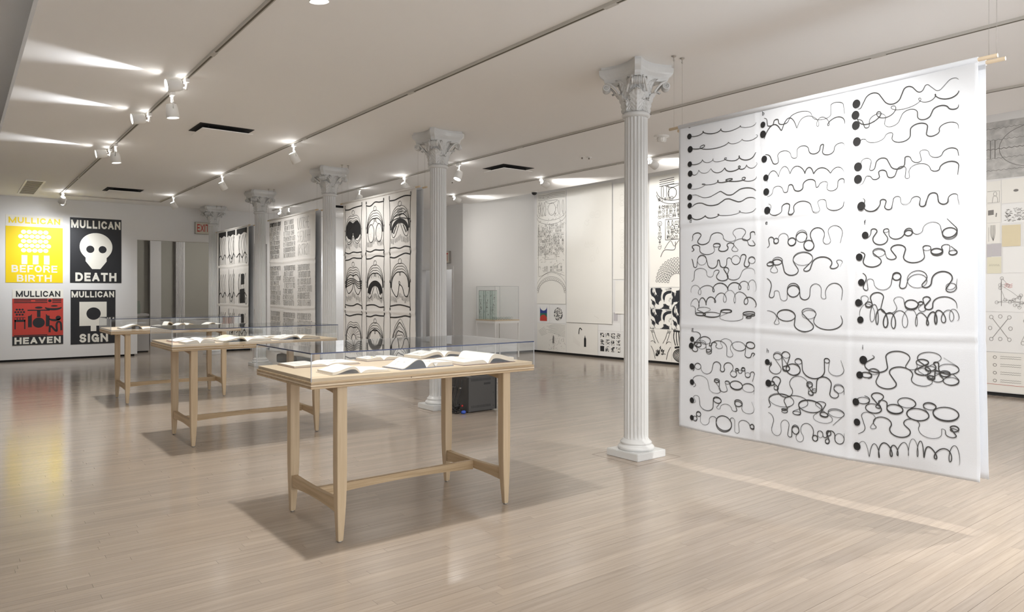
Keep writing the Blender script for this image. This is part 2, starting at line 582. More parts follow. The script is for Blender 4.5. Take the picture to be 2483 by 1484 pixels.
# recess at the far end: short wall facing the camera and a side wall with a doorway
WA = 13.27
struct('wall_recess', MB().box(8.98, 11.07, WA, WA + 0.15, 0.045, 3.95), M['wall'])
struct('baseboard_recess', MB().box(9.01, 11.06, WA + 0.03, WA + 0.12, 0.0, 0.045), M['black_gap'])
struct('wall_recess_side', MB().box(8.98, 9.13, WA + 0.15, 13.70, 0.0, 3.95), M['wall'])
struct('wall_recess_lintel', MB().box(8.98, 9.13, 13.70, 15.10, 1.98, 3.95), M['wall'])
struct('wall_recess_far', MB().box(8.98, 9.13, 15.10, YB, 0.0, 3.95), M['wall'])
struct('trim_1', MB().box(8.965, 8.98, 13.64, 13.70, 0.0, 2.04).box(8.965, 8.98, 15.10, 15.16, 0.0, 2.04).box(8.965, 8.98, 13.70, 15.10, 1.98, 2.04), M['wall'])
struct('wall_passage', MB().box(10.6, 10.7, WA + 0.15, YB, 0.0, 3.95), M['door'])
struct('wall_passage_end', MB().box(9.0, 11.3, YB, YB + 0.2, 0.0, 3.95), M['door'])
d1 = struct('door_1', MB().box(0.02, 0.86, -0.022, 0.022, 0.0, 1.97), M['door'])
d1.location = (8.95, 15.08, 0)
d1.rotation_euler = (0, 0, math.radians(-127.5))
obj('door_edge', MB().box(0.86, 0.875, -0.024, 0.024, 0.0, 1.97), M['subfloor'], d1)
obj('door_handle', MB().lathe([(0.011, 0), (0.011, 0.05), (0.027, 0.05), (0.027, 0.08)], 12, Matrix.Translation((0.80, 0.022, 1.0)) @ Matrix.Rotation(-PI / 2, 4, 'X')), M['steel'], d1)
# wall of drawings: slightly out of square with the room
P0, P1 = Vector((11.07, 13.28, 0)), Vector((11.48, 3.35, 0))
RE = (P1 - P0).normalized()
RZ = math.atan2(RE.y, RE.x)
def on_wall(s, off, z):
    p = P0 + RE * s
    return (p.x + RE.y * off, p.y - RE.x * off, z)
wr = struct('wall_right', MB().box(-0.3, 17.6, 0.0, 0.2, 0.05, 3.95), M['wall'])
wr.location = P0
wr.rotation_euler = (0, 0, RZ)
br = struct('baseboard_right', MB().box(-0.2, 17.5, 0.03, 0.15, 0.0, 0.05), M['black_gap'])
br.location = P0
br.rotation_euler = (0, 0, RZ)

# room beyond the opening, with shaded windows
YF = 22.0
struct('wall_far', MB().box(1.4, 3.2, YF, YF + 0.2, 0.1, 3.2), M['far_wall'])
struct('wall_far_end', MB().box(6.2, 7.6, YF, YF + 0.2, 0.1, 3.2), M['far_wall'])
struct('wall_far_sill', MB().box(3.2, 6.2, YF + 0.001, YF + 0.2, 0.1, 0.66), M['far_wall'])
struct('trim_2', MB().box(4.3, 4.58, YF - 0.12, YF + 0.2, 0.0, 3.2), M['far_wall'])
pil = struct('trim_3', MB().box(4.97, 5.21, YF - 0.10, YF + 0.2, 0.0, 3.2), M['far_wall'])
for k in range(6):
    obj('pillar_ridge', MB().box(4.975 + 0.036 * k, 4.998 + 0.036 * k, YF - 0.12, YF - 0.10, 0.0, 3.2), M['far_wall'], pil)
struct('baseboard_far', MB().box(1.4, 7.6, YF + 0.02, YF + 0.15, 0.0, 0.1), M['black_gap'])
struct('ceiling_far', MB().box(1.2, 7.8, YB + 0.2, YF + 0.3, 3.2, 3.3), M['ceil'])
struct('wall_far_left', MB().box(1.2, 1.4, YB + 0.2, YF + 0.2, 0, 3.2), M['far_wall'])
struct('wall_far_right', MB().box(7.6, 7.8, YB + 0.2, YF + 0.2, 0, 3.2), M['far_wall'])
for n, (a, b) in enumerate(((3.2, 4.3), (4.58, 4.97), (5.21, 6.2))):
    w = struct('window_%d' % (n + 1), MB().box(a, b, YF + 0.12, YF + 0.16, 0.66, 3.2), M['door'])
    obj('windowsill', MB().box(a + 0.002, b - 0.002, YF - 0.03, YF + 0.12, 0.66, 0.69), M['far_wall'], w)
    sh = thing('roller_shade', ['grey roller shade in the window beside the white pedestal', 'narrow grey roller shade between the two white pillars', 'wide grey roller shade in the window under the exit sign'][n], 'window shade', ((a + b) / 2, YF + 0.06, 0.75), 0, 'roller shades in the room beyond')
    hw = (b - a) / 2 - 0.015
    obj('shade_cloth', MB().box(-hw, hw, 0, 0.004, 0.03, 2.4), M['shade'], sh)
    obj('hem_bar', MB().box(-hw, hw, -0.008, 0.012, 0.0, 0.03), M['shade'], sh, bevel=0.003)

# ------------------------------------------------------------------ banners (double hangings between the columns)
BX = 4.78
KS = BX / 4.9
def bz(z):
    return 1.45 + (z - 1.45) * KS
B_TOP, B_BOT = bz(2.866), bz(0.295)
HB = B_TOP - B_BOT
WB = 2.27 * KS
def bump_fn(d, w):
    return math.exp(-(d / w) ** 2)
def cloth_disp(seed):
    r = random.Random(seed)
    ph = [r.uniform(0, 6.28) for _ in range(6)]
    seams_h = [(B_TOP - bz(2.03)) / HB, (B_TOP - bz(1.165)) / HB]
    seams_v = [0.328, 0.650]
    def f(s, t):      # s, t in 0..1 (across, downwards): distance towards the room
        e = 0.006 * math.sin(5.1 * s + 2.2 * t + ph[0]) + 0.004 * math.sin(9.3 * s - 3.7 * t + ph[1])
        e += 0.0015 * math.sin(31 * s + 19 * t + ph[2]) * t
        for k, h in enumerate(seams_h):
            d = t - h - 0.004 * math.sin(7 * s + ph[3 + k])
            e += 0.006 * bump_fn(d, 0.006) - 0.004 * bump_fn(d - 0.014, 0.008)
        for v in seams_v:
            d = s - v - 0.003 * math.sin(9 * t + ph[5])
            e += 0.0045 * bump_fn(d, 0.006) - 0.003 * bump_fn(d - 0.012, 0.007)
        e += 0.012 * max(0, t - 0.965) / 0.035 * math.sin(14 * s + ph[2])
        return e
    return f
def cloth_mesh(f, w, h, nx=110, nz=130, back=False):
    """Cloth hanging in the local y-z plane, seen from -x; s runs towards -y."""
    mb = MB()
    vs, fs = [], []
    for k in range(nz + 1):
        t = k / nz
        for i in range(nx + 1):
            s = i / nx
            sag = 0.012 * math.sin(PI * s) * t
            edge = 0.010 * math.sin(7 * t + 1) * (abs(2 * s - 1) ** 6) * t
            vs.append((-f(s, t), w / 2 - s * w + (edge if s < 0.5 else -edge), h * (1 - t) - sag))
    for k in range(nz):
        for i in range(nx):
            a = k * (nx + 1) + i
            fs.append((a, a + nx + 1, a + nx + 2, a + 1))
    mb.add(vs, fs, True)
    return mb
def make_banner(yc, label, seed, cloth_m, group, rear=False, x=BX):
    t = thing('backing_cloth' if rear else 'banner', label, 'cloth' if rear else 'banner', (x, yc, B_BOT), 0, group)
    f = cloth_disp(seed)
    c = obj('cloth', cloth_mesh(f, WB, HB, *((40, 60) if rear else (110, 130))), cloth_m, t, normals=False)
    so = c.modifiers.new('thickness', 'SOLIDIFY')
    so.thickness = 0.002
    so.offset = -1
    obj('top_hem', MB().lathe([(0.017, -WB / 2), (0.017, WB / 2)], 14, Matrix.Translation((0.0, 0, HB - 0.004)) @ Matrix.Rotation(PI / 2, 4, 'X')), cloth_m, t)
    obj('hanging_rod', MB().lathe([(0.012, -WB / 2 - 0.10), (0.012, WB / 2 + 0.10)], 10, Matrix.Translation((0.0, 0, HB - 0.004)) @ Matrix.Rotation(PI / 2, 4, 'X')), M['rod'], t)
    zc = CEIL - B_BOT
    for sg in (-1, 1):
        yy = sg * (WB / 2 + 0.055)
        obj('wire', MB().tube([(0, yy, HB + 0.006), (0, yy, zc - 0.03)], 0.0010, 5), M['wire'], t)
        obj('ceiling_hook', MB().lathe([(0.021, zc), (0.019, zc - 0.006), (0.006, zc - 0.010), (0.005, zc - 0.03), (0.008, zc - 0.036), (0.003, zc - 0.046)], 12, Matrix.Translation((0, yy, 0))), M['steel'], t)
    def lay(s, tt, lift=0.0035):
        sag = 0.012 * math.sin(PI * s) * tt
        return (-f(s, tt) - lift, WB / 2 - s * WB, HB * (1 - tt) - sag)
    return t, lay
B1Y, B3Y, B4Y, B5Y = 2.80 * KS, 9.50 * KS, 12.89 * KS, 16.44 * KS
def sz(Y, z, yc):
    """world Y (as surveyed) and height -> cloth coordinates"""
    return (yc + WB / 2 - Y * KS) / WB, (B_TOP - bz(z)) / HB

def squiggle(r, s0, s1, t0, amp, loop, n_per, rough=0.0, drift=0.0, hang=False):
    """A written line that winds, cusps or loops: loop 0 waves, 1 cusps, over 1 loops."""
    n = int(n_per * 26)
    L = s1 - s0
    ks = [loop * r.uniform(0.4, 1.45) for _ in range(int(n_per) + 3)]
    am = [amp * r.uniform(0.5, 1.35) for _ in range(int(n_per) + 3)]
    pr = [r.uniform(0.65, 1.5) for _ in range(int(n_per) + 3)]
    tot = sum(pr[:int(n_per)]) or 1
    edges = [0]
    for p in pr[:int(n_per)]:
        edges.append(edges[-1] + p / tot)
    ph = r.uniform(0, 6)
    sgn = -1 if hang else r.choice((-1, 1))
    pts = []
    for i in range(n + 1):
        q = i / n * int(n_per)
        k = min(int(q), int(n_per) - 1)
        fr = q - k
        sm = fr * fr * (3 - 2 * fr)
        kk = ks[k] * (1 - sm) + ks[k + 1] * sm
        aa = am[k] * (1 - sm) + am[k + 1] * sm
        per = (edges[k + 1] - edges[k])
        base = edges[k] + per * fr
        th = 2 * PI * fr
        a = s0 + L * (base - kk * per / (2 * PI) * math.sin(th) * 1.25)
        b = t0 + sgn * aa * (math.cos(th) - 1) * 0.5 + sgn * amp * 0.25
        b += drift * math.sin(3.1 * base * 2 + ph) * amp + rough * amp * math.sin(11 * base + ph)
        pts.append((min(max(a, s0 - 0.012), s1 + 0.01), b))
    return pts

def meander(r, s0, s1, t0, amp, kind, n):
    """A brush line made of joined arcs: it winds, doubles back or closes into loops (kind 0..3)."""
    x = y = 0.0
    th = r.uniform(-0.6, 0.6)
    sg = r.choice((-1, 1))
    pts = [(0.0, 0.0)]
    for k in range(n):
        lo, hi = ((0.8, 1.25), (1.2, 1.75), (1.3, 2.2), (1.5, 2.4))[kind]
        tgt = sg * r.uniform(lo, hi)
        sweep = tgt - th
        rad = r.uniform(0.4, 1.5)
        if kind >= 2 and r.random() < (0.28 if kind == 2 else 0.5):
            sweep += 2 * PI * (1 if sweep > 0 else -1)
            rad *= r.uniform(0.4, 1.1)
        elif r.random() < 0.2:
            rad *= 0.45
        m = max(6, int(abs(sweep) * 6))
        for _ in range(m):
            th += sweep / m
            x += math.cos(th) * rad * abs(sweep) / m
            y += math.sin(th) * rad * abs(sweep) / m
            pts.append((x, y))
        run = r.uniform(0.0, 1.8)
        if run > 0.3:
            for _ in range(3):
                x += math.cos(th) * run / 3
                y += math.sin(th) * run / 3
                pts.append((x, y))
        th = tgt
        sg = -sg
    nn = len(pts)
    # take out the slow drift, keep the winding
    win = max(4, nn // 5)
    ys = [p[1] for p in pts]
    base = [sum(ys[max(0, i - win):i + win + 1]) / (min(nn, i + win + 1) - max(0, i - win)) for i in range(nn)]
    ys = [a - 0.85 * b for a, b in zip(ys, base)]
    x0, x1 = min(p[0] for p in pts), max(p[0] for p in pts)
    ya, yb = min(ys), max(ys)
    return [(s0 + (p[0] - x0) / (x1 - x0) * (s1 - s0), t0 + ((yy - ya) / (yb - ya) - 0.5) * 2 * amp) for p, yy in zip(pts, ys)]

# --- first banner: brush lines starting from black dots
t1, lay1 = make_banner(B1Y, 'white cloth banner with rows of looping black brush lines, beside the tallest column', 11, M['cloth'], 'banners hung between the columns')
SURV = {
    'a': ([(3.825, 2.766), (3.817, 2.656), (3.821, 2.531), (3.817, 2.451), (3.821, 2.347), (3.821, 2.252), (3.821, 2.183), (3.821, 2.085)], 3.19, 1, [1, 1.25, 1.2, 1.3, 1.9, 0.1, 0.35, 1.0], [4, 4, 5, 6, 5, 3, 4, 4], 0.033),
    'b': ([(3.13, 2.738), (3.13, 2.665), (3.119, 2.473), (3.105, 2.329), (3.102, 2.221), (3.094, 2.078)], 2.49, 1, [0.5, 1.0, 1.3, 1.0, 1.3, 1.5], [5, 5, 7, 6, 8, 6], 0.045),
    'c': ([(2.407, 2.747), (2.413, 2.671), (2.41, 2.6), (2.402, 2.487), (2.393, 2.313), (2.393, 2.228), (2.368, 2.041)], 1.77, 1, [0.0, 1.5, 0.5, 0.6, 0.9, 0.6, 1.0], [6, 5, 6, 6, 8, 8, 9], 0.045),
    'd': ([(3.812, 1.903), (3.812, 1.819), (3.812, 1.704), (3.812, 1.596), (3.812, 1.478), (3.812, 1.373), (3.812, 1.279)], 3.20, 0, [1.9, 1.7, 1.5, 1.6, 1.6, 1.5, 1.7], [7, 8, 10, 7, 6, 7, 7], 0.05),
    'e': ([(3.105, 1.839), (3.105, 1.665), (3.105, 1.475), (3.105, 1.254)], 2.50, 0, [1.2, 1.3, 1.8, 1.9], [9, 8, 8, 5], 0.075),
    'f': ([(2.342, 1.841), (2.382, 1.694), (2.368, 1.521), (2.387, 1.382), (2.373, 1.266)], 1.78, 1, [1.4, 1.6, 1.5, 2.4, 2.2], [8, 9, 9, 11, 11], 0.062),
    'g': ([(3.795, 1.054), (3.804, 0.998), (3.799, 0.824), (3.799, 0.692), (3.799, 0.539), (3.799, 0.393)], 3.20, 1, [1.4, 1.7, 1.4, 1.7, 2.2, 2.4], [8, 8, 11, 7, 8, 8], 0.05),
    'h': ([(3.091, 0.923), (3.08, 0.763), (3.091, 0.607), (3.091, 0.45)], 2.49, 2, [2.9, 2.5, 2.0, 2.2], [9, 10, 9, 13], 0.07),
    'i': ([(2.354, 0.993), (2.379, 0.889), (2.407, 0.702), (2.399, 0.564), (2.399, 0.399)], 1.77, 1, [2.4, 2.3, 2.0, 2.0, 1.3], [9, 10, 9, 9, 10], 0.06),
}
r1 = random.Random(73)
for key, (starts, yend, dots, loops, pers, amp) in SURV.items():
    for q, (Y, z) in enumerate(starts):
        s0, t0 = sz(Y, z, B1Y)
        s1, _ = sz(yend, z, B1Y)
        has = dots == 1 or (dots == 2 and q < 2)
        if has:
            rd = r1.uniform(0.020, 0.026) if key != 'c' else 0.027
            obj('ink_dot', MB().poly([(s0 + a, t0 + b) for a, b in [(rd * k[0] / WB, rd * 1.08 * k[1] / HB) for k in circ(0, 0, 1, 1, 22)]], lambda a, b: lay1(a, b, 0.0050)), M['ink'], t1, normals=False)
        if (key == 'a' and q not in (5, 6)) or (key, q) in (('b', 1), ('b', 3), ('c', 1), ('d', 4), ('d', 5), ('f', 4), ('i', 4)):
            pts = squiggle(r1, s0 + 0.004, s1, t0, amp * (1.0 if key == 'a' else 1.5) / HB, loops[q], pers[q], 0.10, 0.3, key == 'a' or (key, q) == ('c', 1))
        else:
            kd = {'a': 0, 'b': 1, 'c': 1 if q else 0, 'd': 2, 'e': 2, 'f': 2, 'g': 2, 'h': 3, 'i': 3}[key]
            pts = meander(r1, s0 + 0.004, s1, t0, amp * (0.6 if key == 'a' else 1.25 if key in 'ghi' else 1.1) / HB, kd, pers[q] + (2 if kd < 2 else 1))
        wd = [(0.0050 + 0.0022 * math.sin(i * 0.05 + q)) for i in range(len(pts))]
        for i in range(min(8, len(wd))):
            wd[i] *= 0.6 + 0.05 * i
            wd[-1 - i] *= 0.45 + 0.07 * i
        # strokes are laid in metres so that their width is true
        mb = MB()
        mb.ribbon([(a * WB, b * HB) for a, b in pts], wd, lambda a, b: lay1(a / WB, b / HB))
        obj('ink_line', mb, M['ink_soft'], t1, normals=False)
    # the cell's small letter
    Y, z = starts[0]
    s0, t0 = sz(Y, z, B1Y)
    if key != 'c':
        me = text_mesh(key, 0.0)
        hs = 0.045
        for v in me.vertices:
            v.co = Vector(lay1(s0 - 0.004 + v.co.x * hs / WB, t0 - (0.028 if dots else 0.052) - v.co.y * hs / HB, 0.004))
        me.materials.clear()
        link('cell_letter', me, M['ink'], t1)

def mirror_lay(lay):
    return lambda a, b: lay(a / WB, b / HB)

# --- third hanging: nine framed head-like drawings
t3, lay3 = make_banner(B3Y, 'white cloth banner with nine framed drawings of nested black arches', 31, M['cloth_warm'], 'banners hung between the columns')
L3 = mirror_lay(lay3)
def fat(mb, pts, w, fn=L3):
    mb.ribbon(pts, w, fn)
cells3 = []
rows3 = [(2.766, 2.065), (1.967, 1.241), (1.11, 0.42)]
cols3 = [(10.56, 9.97), (9.83, 9.28), (9.11, 8.51)]
r3 = random.Random(5)
for ri, (z1, z0) in enumerate(rows3):
    for ci, (ya, yb) in enumerate(cols3):
        s0, tt0 = sz(ya, z1, B3Y)
        s1, tt1 = sz(yb, z0, B3Y)
        x0, x1, y0, y1 = s0 * WB, s1 * WB, tt0 * HB, tt1 * HB
        w, h = x1 - x0, y1 - y0
        X = lambda u: x0 + u * w
        Y = lambda v: y0 + v * h
        mb = MB()
        jit = lambda a: r3.uniform(-a, a)
        top = smooth_line([(X(0), Y(0.02)), (X(0.25), Y(0.03 + jit(0.02))), (X(0.5), Y(jit(0.025))), (X(0.75), Y(-0.01 + jit(0.02))), (X(1), Y(0))])
        bot = smooth_line([(X(0), Y(0.985)), (X(0.25), Y(0.99 + jit(0.03))), (X(0.5), Y(0.975 + jit(0.03))), (X(0.75), Y(0.98 + jit(0.03))), (X(1), Y(1))])
        for p, ww in ((top, 0.017), (bot, 0.016)):
            fat(mb, p, ww)
        for u, sg in ((0, 1), (1, -1)):
            fat(mb, smooth_line([(X(u), Y(0)), (X(u + sg * 0.02), Y(0.25)), (X(u + sg * jit(0.02)), Y(0.5)), (X(u + sg * 0.025), Y(0.75)), (X(u), Y(1))]), 0.009)
        for u in (0, 1):
            for v in (0, 0.5, 1):
                rr = 0.026 if v != 0.5 else 0.016
                c = (X(u), Y(v) + (rr if v > 0.6 else -rr if v < 0.4 else 0))
                if (ri + ci + int(2 * v)) % 2:
                    mb.poly(circ(c[0], c[1], rr * 0.55, rr * 0.9), L3)
                else:
                    fat(mb, arc(c[0], c[1], rr * 0.5, rr, 0, 2 * PI, 14), 0.008)
        kind = ri * 3 + ci
        two = kind in (0, 3, 6)
        def arch(k, ww, spread=0.47, base=0.62):
            top_v = 0.09 + 0.055 * k
            sp = spread - 0.014 * k
            p = []
            for i in range(33):
                a = PI - PI * i / 32
                dip = 0.05 * math.exp(-((i - 16) / 3.2) ** 2) if two else 0.012 * math.exp(-((i - 16) / 2.0) ** 2)
                p.append((X(0.5 + sp * math.cos(a)), Y(base - (base - top_v) * math.sin(a) ** (0.62 if two else 0.75) + dip)))
            fat(mb, p, ww)
        if kind == 8:
            for k in range(11):
                p = []
                for i in range(33):
                    u = i / 32
                    v = 0.06 + 0.075 * k + (1.5 - 0.06 * k) * (u - 0.5) ** 2 * 1.6 + 0.016 * math.sin(21 * u + k)
                    if v < 0.86:
                        p.append((X(0.03 + 0.94 * u), Y(v)))
                if len(p) > 3:
                    fat(mb, p, 0.012 if k % 2 else 0.006)
        elif kind == 6:
            arch(1, 0.006); arch(2, 0.006); arch(3, 0.013)
            fat(mb, arc(X(0.5), Y(0.58), w * 0.13, h * 0.13, 0, 2 * PI, 24), 0.012)
            for k in range(26):
                a = 2 * PI * k / 26
                fat(mb, smooth_line([(X(0.5 + 0.15 * math.cos(a)), Y(0.58 + 0.15 * math.sin(a))), (X(0.5 + 0.26 * math.cos(a + 0.15)), Y(0.58 + 0.24 * math.sin(a + 0.15))), (X(0.5 + 0.42 * math.cos(a + 0.25)), Y(0.58 + 0.33 * math.sin(a + 0.25)))], 3), 0.0045)
        else:
            fat(mb, arc(X(0.5), Y(0.115), w * 0.075, h * 0.05, 0, 2 * PI, 18), 0.006)
            for k in range(1, 5):
                arch(k, 0.0065 if k < 4 else 0.013)
            fat(mb, arc(X(0.5), Y(0.36), w * 0.022, h * 0.03, 0, 2 * PI, 12), 0.007)
        if kind == 0:
            p = arc(X(0.31), Y(0.50), w * 0.24, h * 0.20, PI * 0.5, PI * 1.75, 18) + arc(X(0.69), Y(0.50), w * 0.24, h * 0.20, PI * 1.25, PI * 2.5, 18) + [(X(0.62), Y(0.72)), (X(0.5), Y(0.56)), (X(0.38), Y(0.72))]
            mb.poly(p, L3)
            for k in range(2):
                fat(mb, smooth_line([(X(0.02), Y(0.62 + 0.05 * k)), (X(0.2), Y(0.76 + 0.05 * k)), (X(0.38), Y(0.72 + 0.05 * k)), (X(0.5), Y(0.6 + 0.06 * k)), (X(0.62), Y(0.71 + 0.05 * k)), (X(0.8), Y(0.75 + 0.05 * k)), (X(0.98), Y(0.62 + 0.05 * k))]), 0.009)
        if kind == 1:
            for u in (0.28, 0.72):
                fat(mb, arc(X(u), Y(0.63), w * 0.17, h * 0.19, 0, 2 * PI, 24), 0.010)
                for k in range(7):
                    a = r3.uniform(0, 6.28); q = r3.uniform(0.2, 0.8)
                    cx, cy = u + 0.13 * q * math.cos(a), 0.63 + 0.14 * q * math.sin(a)
                    mb.poly(circ(X(cx), Y(cy), 0.0025, 0.0035, 6), L3)
            fat(mb, smooth_line([(X(0.42), Y(0.33)), (X(0.44), Y(0.40)), (X(0.36), Y(0.45))]), 0.006)
            fat(mb, smooth_line([(X(0.56), Y(0.33)), (X(0.58), Y(0.40)), (X(0.68), Y(0.44))]), 0.006)
        if kind in (2, 4):
            vb = 0.44 if kind == 2 else 0.50
            o_ = arc(X(0.5), Y(vb + 0.22), w * 0.41, h * 0.25, PI, 2 * PI, 22)
            i_ = arc(X(0.5), Y(vb + 0.25), w * (0.33 if kind == 2 else 0.24), h * (0.19 if kind == 2 else 0.17), 2 * PI, PI, 22)
            for k in range(22):
                mb.add([L3(*o_[k]), L3(*o_[k + 1]), L3(*i_[21 - k]), L3(*i_[22 - k])], [(0, 1, 2, 3)])
            for sg in (-1, 1):
                fat(mb, [(X(0.5 + sg * 0.16), Y(vb + 0.1)), (X(0.5 + sg * 0.30), Y(vb + 0.26))], 0.016)
                fat(mb, smooth_line([(X(0.5 + sg * 0.41), Y(vb + 0.2)), (X(0.5 + sg * 0.36), Y(vb + 0.32)), (X(0.5 + sg * 0.22), Y(vb + 0.30)), (X(0.5 + sg * 0.02), Y(vb + 0.06))]), 0.008)
            if kind == 2:
                fat(mb, smooth_line([(X(0.02), Y(0.46)), (X(0.3), Y(0.41)), (X(0.55), Y(0.40)), (X(0.98), Y(0.45))]), 0.012)
                fat(mb, [(X(0.40), Y(0.24)), (X(0.62), Y(0.23)), (X(0.62), Y(0.28)), (X(0.40), Y(0.29)), (X(0.40), Y(0.24))], 0.009)
                fat(mb, smooth_line([(X(0.2), Y(0.36)), (X(0.6), Y(0.33)), (X(0.82), Y(0.28))]), 0.009)
            else:
                for k in range(7):
                    u = 0.2 + 0.1 * k
                    v = 0.42 - 0.06 * math.sin(PI * (k + 0.5) / 7)
                    fat(mb, smooth_line([(X(u), Y(v - 0.05)), (X(u + 0.02), Y(v - 0.02)), (X(u - 0.01), Y(v + 0.01)), (X(u + 0.015), Y(v + 0.04))], 3), 0.005)
        if kind == 3:
            for k in range(4):
                fat(mb, smooth_line([(X(0.0), Y(0.49 + 0.04 * k)), (X(0.3), Y(0.42 + 0.045 * k)), (X(0.55), Y(0.43 + 0.03 * k)), (X(0.8), Y(0.49 + 0.045 * k)), (X(1.0), Y(0.47 + 0.05 * k))]), 0.012)
            fat(mb, smooth_line([(X(0.02), Y(0.58)), (X(0.2), Y(0.74)), (X(0.42), Y(0.66)), (X(0.52), Y(0.53)), (X(0.62), Y(0.68)), (X(0.8), Y(0.76)), (X(0.98), Y(0.62))]), 0.012)
        if kind == 5:
            fat(mb, smooth_line([(X(0.02), Y(0.5)), (X(0.12), Y(0.68)), (X(0.33), Y(0.80)), (X(0.42), Y(0.70)), (X(0.47), Y(0.57)), (X(0.62), Y(0.62)), (X(0.74), Y(0.78)), (X(0.9), Y(0.76)), (X(0.98), Y(0.5))]), 0.013)
            fat(mb, arc(X(0.47), Y(0.53), w * 0.03, h * 0.028, 0, 2 * PI, 14), 0.008)
        if kind == 7:
            fat(mb, [(X(0.14), Y(0.62)), (X(0.88), Y(0.62))], 0.008)
            fat(mb, arc(X(0.5), Y(0.62), w * 0.36, h * 0.33, PI, 2 * PI, 24), 0.010)
        # scribbled wording under each drawing
        if kind != 8:
            for k in range(26):
                u = 0.06 + 0.035 * k + jit(0.006)
                v0 = 0.80 + jit(0.02) - (0.08 * math.exp(-((u - 0.5) / 0.12) ** 2))
                fat(mb, smooth_line([(X(u), Y(v0)), (X(u + jit(0.01)), Y(v0 + 0.06)), (X(u + 0.014), Y(v0 + 0.10 + jit(0.02)))], 3), 0.004)
        obj('ink_print', mb, M['ink'], t3, normals=False)

# --- fourth hanging: nine blocks of tall hand lettering (illegible)
t4, lay4 = make_banner(B4Y, 'white cloth banner covered in thin grey hand lettering', 41, M['cloth_warm'], 'banners hung between the columns')
L4 = mirror_lay(lay4)
r4 = random.Random(9)
def glyph(mb, x, y, w, h, r, pen, fn):
    k = r.randrange(9)
    q = lambda u, v: (x + u * w, y + v * h)
    P = {
        0: [[q(0, 1), q(0.02, 0)], [q(0, 0.1), q(0.6, 0.0), q(0.9, 0.3), q(0.85, 1)]],
        1: [[q(0.5, 0), q(0.05, 0.3), q(0.1, 0.85), q(0.5, 1), q(0.9, 0.7), q(0.85, 0.2), q(0.5, 0)]],
        2: [[q(0.5, 0), q(0.48, 1)]],
        3: [[q(0.9, 0.1), q(0.3, 0), q(0.05, 0.5), q(0.3, 1), q(0.95, 0.9)], [q(0.1, 0.5), q(0.8, 0.48)]],
        4: [[q(0, 0), q(0.1, 0.9), q(0.5, 1), q(0.9, 0.8), q(0.92, 0)]],
        5: [[q(0.1, 1), q(0.1, 0)], [q(0.1, 0), q(0.9, 0.2), q(0.1, 0.5), q(0.9, 1)]],
        6: [[q(0.9, 0), q(0.1, 0.25), q(0.9, 0.65), q(0.1, 1)]],
        7: [[q(0.1, 0), q(0.12, 1)], [q(0.9, 0), q(0.88, 1)], [q(0.1, 0.5), q(0.9, 0.45)]],
        8: [[q(0, 0.05), q(1, 0.0)], [q(0.5, 0), q(0.48, 1)]],
    }[k]
    for p in P:
        mb.ribbon(smooth_line(p, 4), pen, fn)
rowsz = [(2.80, 2.09), (1.955, 1.20), (1.085, 0.42)]
colsy = [(13.99, 13.39), (13.29, 12.66), (12.58, 11.85)]
for ri, (z1, z0) in enumerate(rowsz):
    for ci, (ya, yb) in enumerate(colsy):
        s0, tt0 = sz(ya, z1, B4Y)
        s1, tt1 = sz(yb, z0, B4Y)
        x0, x1, y0, y1 = s0 * WB, s1 * WB, tt0 * HB, tt1 * HB
        mb = MB()
        nl = [[8, 7, 3], [8, 7, 6], [7, 6, 5]][ri][ci]
        yy = y0
        lh = (y1 - y0) / nl
        for k in range(nl):
            big = ri == 0 and ci == 0 and k == 0
            gw = lh * r4.uniform(0.26, 0.42)
            xx = x0 + r4.uniform(0, 0.03)
            end = x1 - r4.uniform(0, 0.18) * (x1 - x0)
            while xx + gw < end:
                glyph(mb, xx, yy + lh * 0.06, gw * 0.8, lh * 0.86, r4, 0.010 if big else 0.0048, L4)
                xx += gw
            yy += lh
        obj('lettering', mb, M['ink'] if (ri, ci) == (0, 0) else M['ink_soft'], t4, normals=False)

